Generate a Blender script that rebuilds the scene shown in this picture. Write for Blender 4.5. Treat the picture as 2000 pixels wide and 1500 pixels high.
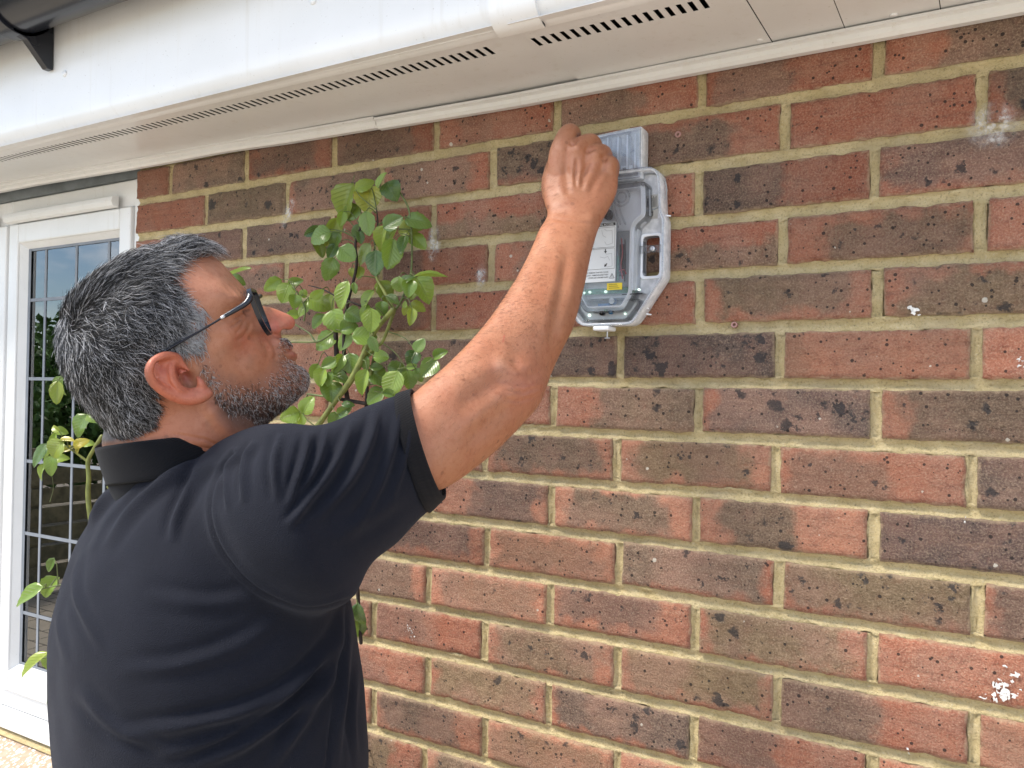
import bpy, bmesh, math, random
import numpy as np
from mathutils import Vector, Matrix
random.seed(7); rng = np.random.default_rng(7)
sc = bpy.context.scene
for o in list(bpy.data.objects): bpy.data.objects.remove(o)
C = sc.collection

# ------------------------------------------------------------------ camera, sky, sun, exposure
CAM = np.array([.3514, -1.1039, 1.66]); YAW, PIT, ROL, F = .529, .0108, .0175, 1604.3
fw = np.array([-np.sin(YAW)*np.cos(PIT), np.cos(YAW)*np.cos(PIT), np.sin(PIT)])
_r = np.array([np.cos(YAW), np.sin(YAW), 0.]); _u = np.cross(_r, fw)
RI = np.cos(ROL)*_r + np.sin(ROL)*_u; UP = -np.sin(ROL)*_r + np.cos(ROL)*_u
cd = bpy.data.cameras.new('camera'); cam = bpy.data.objects.new('camera', cd); C.objects.link(cam)
cam.matrix_world = Matrix(((RI[0], UP[0], -fw[0], CAM[0]), (RI[1], UP[1], -fw[1], CAM[1]), (RI[2], UP[2], -fw[2], CAM[2]), (0, 0, 0, 1)))
cd.sensor_width = 36; cd.lens = F/2000*36; cd.clip_start = .02; cd.clip_end = 500
sc.camera = cam

SUN_AZ = math.radians(222); SUN_EL = math.radians(56)      # azimuth from +y clockwise: behind the camera, to the left
world = bpy.data.worlds.new('World'); sc.world = world; world.use_nodes = True
wn = world.node_tree.nodes; wl = world.node_tree.links
bg = wn['Background']; bg.inputs['Strength'].default_value = .09
sky = wn.new('ShaderNodeTexSky'); sky.sky_type = 'NISHITA'; sky.sun_disc = False
sky.sun_elevation = SUN_EL; sky.sun_rotation = SUN_AZ; sky.dust_density = .25; sky.ozone_density = 3.5
wtc = wn.new('ShaderNodeTexCoord'); wno = wn.new('ShaderNodeTexNoise'); wno.inputs['Scale'].default_value = 2.6
wno.inputs['Detail'].default_value = 6; wno.inputs['Roughness'].default_value = .58
wmp = wn.new('ShaderNodeMapping'); wmp.inputs['Scale'].default_value = (1, 1, 2.2)
wrp = wn.new('ShaderNodeValToRGB'); wrp.color_ramp.elements[0].position = .47; wrp.color_ramp.elements[1].position = .66
wmx = wn.new('ShaderNodeMixRGB'); wmx.inputs['Color2'].default_value = (13.0, 13.0, 13.2, 1)
wl.new(wtc.outputs['Generated'], wmp.inputs[0]); wl.new(wmp.outputs[0], wno.inputs['Vector'])
wl.new(wno.outputs['Fac'], wrp.inputs[0]); wl.new(wrp.outputs[0], wmx.inputs['Fac'])
wl.new(sky.outputs[0], wmx.inputs['Color1']); wl.new(wmx.outputs[0], bg.inputs['Color'])
sd = bpy.data.lights.new('sun', 'SUN'); sd.energy = 2.15; sd.angle = math.radians(19); sd.color = (1, .925, .81)
sun = bpy.data.objects.new('sun', sd); C.objects.link(sun)
_s = Vector((math.sin(SUN_AZ)*math.cos(SUN_EL), math.cos(SUN_AZ)*math.cos(SUN_EL), math.sin(SUN_EL)))
sun.rotation_euler = _s.to_track_quat('Z', 'Y').to_euler(); sun.location = (-2, -4, 6)
sc.view_settings.view_transform = 'Standard'; sc.view_settings.look = 'None'
sc.view_settings.exposure = 1.50; sc.view_settings.gamma = 1
sc.render.engine = 'CYCLES'; sc.cycles.transparent_max_bounces = 32

# ------------------------------------------------------------------ helpers
def ray(px, py): return fw + (px-1000)/F*RI + (750-py)/F*UP
def W(px, py, d): return CAM + d*ray(px, py)
def onY(px, py, y): r = ray(px, py); return CAM + r*(y-CAM[1])/r[1]
def project(P):
    d = np.asarray(P)-CAM; z = d@fw
    return 1000+F*(d@RI)/z, 750-F*(d@UP)/z, z
def link(o, parent=None):
    C.objects.link(o)
    if parent is not None: o.parent = parent
    return o
def tag(o, label, cat, group=None, kind=None):
    if label: o['label'] = label
    if cat: o['category'] = cat
    if group: o['group'] = group
    if kind: o['kind'] = kind
    return o
def empty(name, loc, label, cat, group=None):
    o = bpy.data.objects.new(name, None); o.empty_display_size = .1; C.objects.link(o)
    o.location = loc; tag(o, label, cat, group); return o
def mesh_np(name, V, Fs, smooth=True):
    me = bpy.data.meshes.new(name); V = np.ascontiguousarray(V, dtype=np.float32)
    me.vertices.add(len(V)); me.vertices.foreach_set('co', V.ravel())
    if not isinstance(Fs, (list, tuple)): Fs = [Fs]
    Fs = [np.asarray(a, dtype=np.int32) for a in Fs if len(a)]
    ln = np.concatenate([np.full(len(a), a.shape[1], np.int32) for a in Fs])
    ix = np.concatenate([a.ravel() for a in Fs])
    me.loops.add(len(ix)); me.loops.foreach_set('vertex_index', ix)
    me.polygons.add(len(ln)); me.polygons.foreach_set('loop_start', np.concatenate([[0], np.cumsum(ln)[:-1]]).astype(np.int32))
    me.update(calc_edges=True); me.validate()
    me.polygons.foreach_set('use_smooth', np.full(len(me.polygons), smooth))
    return me
def obj(name, me, mat=None, parent=None, origin=None):
    """mesh in world coordinates -> object; the parent's location is taken out (parents are unrotated)"""
    o = bpy.data.objects.new(name, me)
    if mat is not None: me.materials.append(mat)
    link(o, parent)
    if parent is not None: o.location = -Vector(world_loc(parent))
    return o
def world_loc(o):
    v = Vector(o.location)
    while o.parent is not None: o = o.parent; v += Vector(o.location)
    return v
def local_obj(name, me, loc, parent=None, rot=None):
    o = bpy.data.objects.new(name, me); link(o, parent)
    o.location = Vector(loc) - (world_loc(parent) if parent is not None else Vector((0, 0, 0)))
    if rot is not None: o.rotation_euler = rot
    return o
class MB:
    def __init__(s): s.V = []; s.F4 = []; s.F3 = []; s.n = 0
    def add(s, V, F4=None, F3=None):
        V = np.asarray(V, float).reshape(-1, 3); s.V.append(V)
        if F4 is not None and len(F4): s.F4.append(np.asarray(F4)+s.n)
        if F3 is not None and len(F3): s.F3.append(np.asarray(F3)+s.n)
        s.n += len(V)
    def box(s, x0, x1, y0, y1, z0, z1):
        V = [(x, y, z) for z in (z0, z1) for y in (y0, y1) for x in (x0, x1)]
        s.add(V, [(0, 2, 3, 1), (4, 5, 7, 6), (0, 1, 5, 4), (2, 6, 7, 3), (0, 4, 6, 2), (1, 3, 7, 5)])
    def loft(s, rings, cap=True, closed=True):
        rings = np.asarray(rings, float); m, n = rings.shape[:2]
        i = np.arange(m-1)[:, None]; k = np.arange(n if closed else n-1)[None]; k2 = (k+1) % n
        f = np.stack([i*n+k, i*n+k2, (i+1)*n+k2, (i+1)*n+k], -1).reshape(-1, 4)
        V = rings.reshape(-1, 3); F3 = []
        if cap and closed:
            c0, c1 = len(V), len(V)+1
            V = np.vstack([V, rings[0].mean(0), rings[-1].mean(0)])
            F3 = [(c0, (j+1) % n, j) for j in range(n)] + [(c1, (m-1)*n+j, (m-1)*n+(j+1) % n) for j in range(n)]
        s.add(V, f, F3)
    def chain(s, pts, rad, n=14, sub=6):
        """tapered rounded tube through points"""
        pts = np.asarray(pts, float); rad = np.asarray(rad, float)
        P, Rr = catmull(pts, sub), catmull(rad[:, None], sub)[:, 0]
        T = np.gradient(P, axis=0); T /= np.linalg.norm(T, axis=1)[:, None]+1e-12
        a = np.array([0, 0, 1.]) if abs(T[0][2]) < .9 else np.array([1., 0, 0])
        rings = []; th = np.linspace(0, 2*np.pi, n, endpoint=False)
        def ring(c, r, t):
            nonlocal a
            a = a - t*(a@t); a /= np.linalg.norm(a); b = np.cross(t, a)
            return c + r*(np.cos(th)[:, None]*a + np.sin(th)[:, None]*b)
        for q in (85, 60, 35): rings.append(ring(P[0]-T[0]*Rr[0]*math.sin(math.radians(q)), Rr[0]*math.cos(math.radians(q)), T[0]))
        for c, r, t in zip(P, Rr, T): rings.append(ring(c, r, t))
        for q in (35, 60, 85): rings.append(ring(P[-1]+T[-1]*Rr[-1]*math.sin(math.radians(q)), Rr[-1]*math.cos(math.radians(q)), T[-1]))
        s.loft(rings)
    def tube(s, pts, r, n=6, sub=4):
        pts = np.asarray(pts, float); r = np.broadcast_to(np.asarray(r, float), (len(pts),)).copy()
        s.chain(pts, r, n, sub)
    def mesh(s, name, smooth=True):
        V = np.vstack(s.V); Fs = []
        if s.F4: Fs.append(np.vstack(s.F4))
        if s.F3: Fs.append(np.vstack(s.F3))
        return mesh_np(name, V, Fs, smooth)
    def build(s, name, mat, parent=None, smooth=False, bevel=0):
        me = s.mesh(name, smooth); o = obj(name, me, mat, parent)
        if bevel:
            m = o.modifiers.new('bevel', 'BEVEL'); m.width = bevel; m.segments = 2; m.limit_method = 'ANGLE'
            if not smooth: me.polygons.foreach_set('use_smooth', np.full(len(me.polygons), True)); o.modifiers.new('wn', 'WEIGHTED_NORMAL')
        return o
def catmull(P, sub):
    P = np.asarray(P, float)
    if len(P) < 3:
        t = np.linspace(0, 1, sub+1)[:, None]; return P[0]*(1-t)+P[1]*t
    Q = np.vstack([2*P[0]-P[1], P, 2*P[-1]-P[-2]]); out = []
    for i in range(1, len(Q)-2):
        p0, p1, p2, p3 = Q[i-1:i+3]
        for t in np.linspace(0, 1, sub, endpoint=False):
            out.append(.5*(2*p1+(p2-p0)*t+(2*p0-5*p1+4*p2-p3)*t*t+(3*p1-p0-3*p2+p3)*t**3))
    out.append(Q[-2]); return np.array(out)
def catmull_closed(P, n):
    P = np.asarray(P, float); m = len(P); out = []
    for i in range(m):
        p0, p1, p2, p3 = P[i-1], P[i], P[(i+1) % m], P[(i+2) % m]
        for t in np.linspace(0, 1, 12, endpoint=False):
            out.append(.5*(2*p1+(p2-p0)*t+(2*p0-5*p1+4*p2-p3)*t*t+(3*p1-p0-3*p2+p3)*t**3))
    out = np.array(out+[out[0]]); L = np.concatenate([[0], np.cumsum(np.linalg.norm(np.diff(out, axis=0), axis=1))])
    q = np.linspace(0, L[-1], n, endpoint=False)
    return np.stack([np.interp(q, L, out[:, k]) for k in range(out.shape[1])], 1)
def vnoise(P, seed=0, oct=3):
    """cheap smooth pseudo-noise from sines, about -1..1"""
    r = np.random.default_rng(abs(int(seed))); v = 0; amp = 1; tot = 0; s = 1.
    for o in range(oct):
        for k in range(4):
            d = r.normal(size=P.shape[1]); d /= np.linalg.norm(d)
            v = v + amp*np.sin(s*P@d*6.283+r.uniform(0, 6.28)); tot += amp*.7
        amp *= .55; s *= 2.1
    return v/tot*1.6
def pip(x, y, poly):
    poly = np.asarray(poly, float); inside = np.zeros(np.shape(x), bool); j = len(poly)-1
    for i in range(len(poly)):
        xi, yi = poly[i]; xj, yj = poly[j]
        c = ((yi > y) != (yj > y)) & (x < (xj-xi)*(y-yi)/(yj-yi+1e-12)+xi)
        inside ^= c; j = i
    return inside
def pdist(x, y, line):
    """distance to polyline, plus signed side and position 0..1 along it"""
    line = np.asarray(line, float); best = np.full(np.shape(x), 1e9); side = np.zeros(np.shape(x)); pos = np.zeros(np.shape(x)); n = len(line)-1
    for i in range(n):
        a, b = line[i], line[i+1]; d = b-a; L2 = d@d
        t = np.clip(((x-a[0])*d[0]+(y-a[1])*d[1])/L2, 0, 1)
        ex, ey = x-a[0]-t*d[0], y-a[1]-t*d[1]; q = np.hypot(ex, ey); m = q < best
        best = np.where(m, q, best); side = np.where(m, np.sign(d[0]*ey-d[1]*ex), side); pos = np.where(m, (i+t)/n, pos)
    return best, side, pos
def remeshed(mb, voxel):
    me = mb.mesh('tmp'); o = bpy.data.objects.new('tmp', me); C.objects.link(o)
    m = o.modifiers.new('r', 'REMESH'); m.mode = 'VOXEL'; m.voxel_size = voxel
    dg = bpy.context.evaluated_depsgraph_get(); dg.update()
    me2 = bpy.data.meshes.new_from_object(o.evaluated_get(dg))
    V = np.empty(len(me2.vertices)*3, np.float32); me2.vertices.foreach_get('co', V)
    n = len(me2.polygons); lt = np.empty(n, np.int32); me2.polygons.foreach_get('loop_total', lt)
    ix = np.empty(len(me2.loops), np.int32); me2.loops.foreach_get('vertex_index', ix)
    E = np.empty(len(me2.edges)*2, np.int32); me2.edges.foreach_get('vertices', E)
    bpy.data.objects.remove(o); bpy.data.meshes.remove(me); bpy.data.meshes.remove(me2)
    assert (lt == 4).all()
    return V.reshape(-1, 3).astype(float), ix.reshape(-1, 4), E.reshape(-1, 2)
def laplace(V, E, it, lam=.5, wt=None):
    deg = np.bincount(E.ravel(), minlength=len(V)).astype(float)[:, None]
    for _ in range(it):
        S = np.zeros_like(V)
        for k in range(3):
            S[:, k] = np.bincount(E[:, 0], V[E[:, 1], k], len(V))+np.bincount(E[:, 1], V[E[:, 0], k], len(V))
        D = (S/np.maximum(deg, 1)-V)*lam
        V = V + (D if wt is None else D*wt[:, None])
    return V
def normals(V, Q):
    n = np.cross(V[Q[:, 2]]-V[Q[:, 0]], V[Q[:, 3]]-V[Q[:, 1]]); N = np.zeros_like(V)
    for k in range(Q.shape[1]):
        for c in range(3): N[:, c] += np.bincount(Q[:, k], n[:, c], len(V))
    return N/(np.linalg.norm(N, axis=1)[:, None]+1e-12)
def set_color(me, col, name='col'):
    a = me.color_attributes.new(name, 'FLOAT_COLOR', 'POINT')
    c = np.ones((len(col), 4), np.float32); c[:, :3] = col; a.data.foreach_set('color', c.ravel())

# ------------------------------------------------------------------ materials
class NT:
    def __init__(s, name):
        s.m = bpy.data.materials.new(name); s.m.use_nodes = True; s.t = s.m.node_tree; s.b = s.t.nodes['Principled BSDF']
    def n(s, typ, **kw):
        x = s.t.nodes.new('ShaderNode'+typ)
        for k, v in kw.items(): setattr(x, k, v)
        return x
    def l(s, a, b): s.t.links.new(a, b)
    def val(s, sock, v):
        if hasattr(v, 'is_output'): s.l(v, sock)
        else: sock.default_value = v
    def math(s, op, a, b=0., c=None, clamp=False):
        x = s.n('Math', operation=op); x.use_clamp = clamp
        s.val(x.inputs[0], a); s.val(x.inputs[1], b)
        if c is not None: s.val(x.inputs[2], c)
        return x.outputs[0]
    def mix(s, fac, a, b, mode='MIX'):
        x = s.n('MixRGB', blend_type=mode); s.val(x.inputs[0], fac); s.val(x.inputs[1], rgba(a)); s.val(x.inputs[2], rgba(b)); return x.outputs[0]
    def noise(s, vec, scale, detail=3, rough=.55, out='Fac', dist=0):
        x = s.n('TexNoise'); s.val(x.inputs['Scale'], scale); x.inputs['Detail'].default_value = detail
        x.inputs['Roughness'].default_value = rough; x.inputs['Distortion'].default_value = dist
        if vec is not None: s.l(vec, x.inputs['Vector'])
        return x.outputs[out]
    def ramp(s, v, a, b, lo=0., hi=1.):
        x = s.n('MapRange'); x.interpolation_type = 'SMOOTHSTEP'; s.val(x.inputs['Value'], v)
        s.val(x.inputs['From Min'], a); s.val(x.inputs['From Max'], b); s.val(x.inputs['To Min'], lo); s.val(x.inputs['To Max'], hi); return x.outputs[0]
    def attr(s, name, typ='OBJECT', out='Fac'):
        x = s.n('Attribute', attribute_type=typ, attribute_name=name); return x.outputs[out]
    def coord(s, out='Object'): return s.n('TexCoord').outputs[out]
    def pos(s): return s.n('NewGeometry').outputs['Position']
    def bump(s, h, strength, dist, prev=None):
        x = s.n('Bump'); x.inputs['Strength'].default_value = strength; x.inputs['Distance'].default_value = dist
        s.val(x.inputs['Height'], h)
        if prev is not None: s.l(prev, x.inputs['Normal'])
        return x.outputs[0]
    def set(s, **kw):
        for k, v in kw.items():
            k = {'color': 'Base Color', 'rough': 'Roughness', 'normal': 'Normal', 'spec': 'Specular IOR Level', 'sss': 'Subsurface Weight',
                 'trans': 'Transmission Weight', 'sheen': 'Sheen Weight', 'metal': 'Metallic', 'emit': 'Emission Color', 'emits': 'Emission Strength', 'ior': 'IOR', 'coat': 'Coat Weight', 'alpha': 'Alpha'}[k]
            s.val(s.b.inputs[k], rgba(v) if isinstance(v, tuple) else v)
        return s.m
def rgba(c): return (*c, 1) if isinstance(c, tuple) and len(c) == 3 else c

def mat_simple(name, color, rough=.5, var=.08, scale=30, bump=0., **kw):
    t = NT(name); p = t.coord('Object'); n = t.noise(p, scale, 4)
    c = t.mix(t.ramp(n, .3, .7), tuple(x*(1-var) for x in color), tuple(min(1, x*(1+var)) for x in color))
    d = dict(color=c, rough=rough, **kw)
    if bump: d['normal'] = t.bump(n, bump, .002)
    return t.set(**d)

def mat_brick():
    t = NT('brick'); p = t.coord('Object'); oi = t.n('ObjectInfo'); rnd = oi.outputs['Random']
    off = t.n('CombineXYZ'); t.l(t.math('MULTIPLY', rnd, 37.), off.inputs[0]); t.l(t.math('MULTIPLY', rnd, 91.), off.inputs[2])
    vm = t.n('VectorMath', operation='ADD'); t.l(p, vm.inputs[0]); t.l(off.outputs[0], vm.inputs[1]); q = vm.outputs[0]
    sp = t.n('SeparateXYZ'); t.l(p, sp.inputs[0])
    w1 = t.math('MULTIPLY', t.math('SUBTRACT', t.noise(q, 24, 5), .5), .10)
    w2 = t.math('MULTIPLY', t.math('SUBTRACT', t.noise(q, 36, 5), .5), .060)
    x = t.math('ADD', sp.outputs[0], w1); z = t.math('ADD', sp.outputs[2], w2)
    m = t.ramp(x, t.math('SUBTRACT', t.attr('pu0'), .013), t.math('ADD', t.attr('pu0'), .013))
    m = t.math('MULTIPLY', m, t.ramp(x, t.math('SUBTRACT', t.attr('pu1'), .013), t.math('ADD', t.attr('pu1'), .013), 1., 0.))
    m = t.math('MULTIPLY', m, t.ramp(z, t.math('SUBTRACT', t.attr('pv0'), .009), t.math('ADD', t.attr('pv0'), .009)))
    m = t.math('MULTIPLY', m, t.ramp(z, t.math('SUBTRACT', t.attr('pv1'), .009), t.math('ADD', t.attr('pv1'), .009), 1., 0.))
    big = t.noise(q, 16, 3); mid = t.noise(q, 70, 5, .65); fine = t.noise(q, 420, 4, .7); grit = t.noise(q, 1100, 2, .6)
    # clay: red <-> orange-pink, blotched
    red = t.mix(t.attr('hue'), (.285, .094, .056), (.49, .222, .138))
    red = t.mix(t.ramp(big, .35, .68), red, t.mix(.5, red, (.32, .185, .135)))
    red = t.mix(t.ramp(mid, .45, .75, 0, .5), red, (.17, .05, .035))
    tone = t.attr('tone')
    drk = t.mix(tone, (.094, .068, .062), (.185, .130, .072))
    drk = t.mix(t.ramp(mid, .42, .7, 0, .75), drk, t.mix(tone, (.19, .125, .102), (.31, .220, .128)))
    drk = t.mix(t.ramp(big, .5, .75, 0, .5), drk, (.19, .095, .075))
    drk = t.mix(t.ramp(t.noise(q, 9, 2), .42, .66, 0, .6), drk, (.30, .17, .125))
    f = t.math('MULTIPLY', m, t.attr('dk'), clamp=True)
    f = t.math('MULTIPLY', f, t.ramp(mid, .2, .5, .72, 1.))
    c = t.mix(f, red, drk)
    mpd = t.n('Mapping'); mpd.inputs['Scale'].default_value = (14, 14, 130); t.l(q, mpd.inputs[0]); drag = t.noise(mpd.outputs[0], 1., 4, .6)
    c = t.mix(t.ramp(drag, .52, .72, 0, .45), c, t.mix(.6, c, (.05, .03, .026))); c = t.mix(t.ramp(drag, .30, .46, .35, 0), c, t.mix(.5, c, (.46, .30, .20)))
    # sandy speckle
    c = t.mix(t.ramp(fine, .48, .64, 0, .6), c, t.mix(.45, c, (.56, .43, .30)))
    c = t.mix(t.ramp(fine, .32, .47, .6, 0), c, t.mix(.55, c, (.03, .02, .018)))
    c = t.mix(t.ramp(grit, .6, .72, 0, .35), c, (.46, .36, .27))
    rv = t.math('ADD', t.math('MULTIPLY', t.math('FRACT', t.math('MULTIPLY', rnd, 17.3)), .45), .80)
    gr = t.n('CombineColor'); [t.l(rv, gr.inputs[i]) for i in range(3)]; c = t.mix(1., c, gr.outputs[0], 'MULTIPLY')
    # black iron spots
    vo = t.n('TexVoronoi'); t.l(t.math('ADD', t.math('MULTIPLY', t.math('FRACT', t.math('MULTIPLY', rnd, 7.7)), 46.), 34.), vo.inputs['Scale']); t.l(t.vadd(q, t.noise(q, 120, 3, .6, 'Color'), .022) if hasattr(t, 'vadd') else q, vo.inputs['Vector'])
    vsep = t.n('SeparateColor'); t.l(vo.outputs['Color'], vsep.inputs[0])
    thr = t.math('MULTIPLY', t.math('POWER', vsep.outputs[0], 4.4), .43)
    thr = t.math('MULTIPLY', thr, t.math('ADD', t.math('MULTIPLY', f, .8), .22))
    thr = t.math('MULTIPLY', thr, t.attr('spot'))
    dsp = t.math('ADD', vo.outputs['Distance'], t.math('MULTIPLY', t.math('SUBTRACT', t.noise(q, 170, 3), .5), .22))
    s = t.ramp(t.math('SUBTRACT', thr, dsp), -.13, .10)
    c = t.mix(t.math('MULTIPLY', s, .80), c, (.030, .031, .035))
    v2 = t.n('TexVoronoi'); v2.inputs['Scale'].default_value = 150; t.l(q, v2.inputs['Vector'])
    vs2 = t.n('SeparateColor'); t.l(v2.outputs['Color'], vs2.inputs[0])
    s2 = t.ramp(t.math('SUBTRACT', t.math('MULTIPLY', t.math('POWER', vs2.outputs[1], 8), .36), v2.outputs['Distance']), -.02, .05)
    c = t.mix(t.math('MULTIPLY', s2, .85), c, (.022, .018, .018))
    # pale lime bloom towards the ragged edges
    ex = t.math('SUBTRACT', t.attr('hl'), t.math('ABSOLUTE', sp.outputs[0])); ez = t.math('SUBTRACT', .0298, t.math('ABSOLUTE', sp.outputs[2]))
    ed = t.math('ADD', t.math('MINIMUM', ex, ez), t.math('MULTIPLY', t.math('SUBTRACT', mid, .5), .014))
    c = t.mix(t.ramp(ed, -.001, .0035, .55, 0), c, (.45, .34, .22))
    # white lime flecks
    v3 = t.n('TexVoronoi'); v3.inputs['Scale'].default_value = 85; t.l(q, v3.inputs['Vector'])
    vs3 = t.n('SeparateColor'); t.l(v3.outputs['Color'], vs3.inputs[0])
    s3 = t.ramp(t.math('SUBTRACT', t.math('MULTIPLY', t.math('POWER', vs3.outputs[2], 60), .30), t.math('ADD', v3.outputs['Distance'], t.math('MULTIPLY', t.math('SUBTRACT', fine, .5), .3))), -.01, .04)
    c = t.mix(t.math('MULTIPLY', s3, .8), c, (.62, .58, .50))
    nb = t.bump(fine, .9, .0035); nb = t.bump(mid, .7, .008, nb); nb = t.bump(t.math('SUBTRACT', 1., s), .35, .0015, nb)
    return t.set(color=c, rough=.9, spec=.25, normal=nb)
def _vadd(self, a, b, k):
    s1 = self.n('VectorMath', operation='SUBTRACT'); self.l(b, s1.inputs[0]); s1.inputs[1].default_value = (.5, .5, .5)
    s2 = self.n('VectorMath', operation='SCALE'); self.l(s1.outputs[0], s2.inputs[0]); s2.inputs['Scale'].default_value = k
    s3 = self.n('VectorMath', operation='ADD'); self.l(a, s3.inputs[0]); self.l(s2.outputs[0], s3.inputs[1]); return s3.outputs[0]
NT.vadd = _vadd
def mat_mortar():
    t = NT('mortar'); p = t.pos(); big = t.noise(p, 5, 4); mid = t.noise(p, 40, 4); fine = t.noise(p, 330, 5, .75)
    c = t.mix(t.ramp(mid, .3, .7), (.56, .45, .235), (.69, .565, .325))
    c = t.mix(t.ramp(big, .45, .75, 0, .35), c, (.38, .325, .22))
    c = t.mix(t.ramp(fine, .34, .48, .6, 0), c, (.25, .19, .105)); c = t.mix(t.ramp(fine, .55, .68, 0, .6), c, (.68, .60, .44)); c = t.mix(t.ramp(t.noise(p, 13, 4), .5, .72, 0, .5), c, (.42, .335, .205))
    return t.set(color=c, rough=.95, spec=.15, normal=t.bump(mid, .8, .008, t.bump(fine, 1., .004)))
def mat_pvc():
    t = NT('white_pvc'); p = t.pos(); n = t.noise(p, 3, 4); d = t.noise(p, 260, 3, .6); w = t.noise(p, 9, 2)
    st = t.n('Mapping'); st.inputs['Scale'].default_value = (30, 30, 2); t.l(p, st.inputs[0]); streak = t.noise(st.outputs[0], 2.2, 3)
    c = t.mix(t.ramp(n, .35, .7), (.70, .705, .70), (.76, .765, .765)); c = t.mix(t.ramp(d, .66, .76, 0, .5), c, (.32, .29, .25))
    c = t.mix(t.ramp(streak, .55, .8, 0, .22), c, (.50, .46, .38))
    return t.set(color=c, rough=.28, normal=t.bump(w, .10, .02))
def mat_skin():
    t = NT('skin'); p = t.pos(); base = t.attr('col', 'GEOMETRY', 'Color'); mid = t.noise(p, 110, 4, .6); fine = t.noise(p, 900, 3, .6); big = t.noise(p, 28, 3)
    c = t.mix(t.ramp(big, .35, .7, 0, .5), base, t.mix(1., base, (.95, .80, .74), 'MULTIPLY'))
    c = t.mix(t.ramp(mid, .5, .75, 0, .5), c, t.mix(1., c, (.74, .58, .50), 'MULTIPLY')); c = t.mix(t.ramp(mid, .25, .42, .45, 0), c, t.mix(1., c, (1.10, 1.06, 1.04), 'MULTIPLY'))
    vo = t.n('TexVoronoi'); vo.inputs['Scale'].default_value = 95; t.l(p, vo.inputs['Vector']); vs = t.n('SeparateColor'); t.l(vo.outputs['Color'], vs.inputs[0])
    fr = t.ramp(t.math('SUBTRACT', t.math('MULTIPLY', t.math('POWER', vs.outputs[0], 6), .3), vo.outputs['Distance']), -.05, .05)
    c = t.mix(t.math('MULTIPLY', fr, .55), c, (.20, .075, .04)); m2 = t.noise(p, 230, 5, .7); c = t.mix(t.ramp(m2, .5, .7, 0, .45), c, t.mix(1., c, (.80, .62, .55), 'MULTIPLY')); c = t.mix(t.ramp(m2, .3, .45, .4, 0), c, t.mix(1., c, (1.12, 1.10, 1.08), 'MULTIPLY'))
    vn = t.n('TexVoronoi', feature='DISTANCE_TO_EDGE'); vn.inputs['Scale'].default_value = 620; t.l(p, vn.inputs['Vector'])
    nb = t.bump(vn.outputs['Distance'], .28, .0008); nb = t.bump(fine, .4, .0010, nb); nb = t.bump(mid, .22, .0012, nb)
    t.b.inputs['Subsurface Radius'].default_value = (.010, .0035, .0018); t.b.inputs['Subsurface Scale'].default_value = .35
    return t.set(color=c, rough=t.ramp(mid, .3, .7, .36, .52), spec=.5, sss=.0, normal=nb)
def mat_hair(name='hair'):
    t = NT(name); return t.set(color=t.attr('col', 'GEOMETRY', 'Color'), rough=.38, spec=.45)
def mat_cloth():
    t = NT('navy_pique'); p = t.pos(); w = t.n('TexVoronoi'); w.inputs['Scale'].default_value = 1000; t.l(p, w.inputs['Vector'])
    mp = t.n('Mapping'); mp.inputs['Rotation'].default_value = (0, 0, .5); t.l(p, mp.inputs[0])
    n = t.noise(p, 14, 4); lint = t.noise(p, 700, 2, .5)
    c = t.mix(t.ramp(n, .3, .7), (.0032, .0038, .0074), (.0050, .0060, .0112)); c = t.mix(t.ramp(w.outputs['Distance'], .1, .6, 0, .6), c, (.0080, .0094, .0168))
    c = t.mix(t.ramp(lint, .72, .80, 0, .6), c, (.10, .10, .11))
    t.b.inputs['Sheen Roughness'].default_value = .45; t.b.inputs['Sheen Tint'].default_value = (.75, .8, 1, 1)
    return t.set(color=c, rough=.85, spec=.2, sheen=.06, normal=t.bump(w.outputs['Distance'], .5, .0011))
def mat_rib():
    t = NT('navy_rib'); p = t.pos(); w = t.n('TexWave', bands_direction='Z'); w.inputs['Scale'].default_value = 260; w.inputs['Distortion'].default_value = .4
    mp = t.n('Mapping'); mp.inputs['Rotation'].default_value = (.15, -.35, 0); t.l(p, mp.inputs[0]); t.l(mp.outputs[0], w.inputs['Vector'])
    n = t.noise(p, 500, 3)
    return t.set(color=t.mix(n, (.0026, .0028, .0043), (.0050, .0053, .0078)), rough=.85, spec=.2, sheen=.05, normal=t.bump(w.outputs['Fac'], .45, .001))
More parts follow.
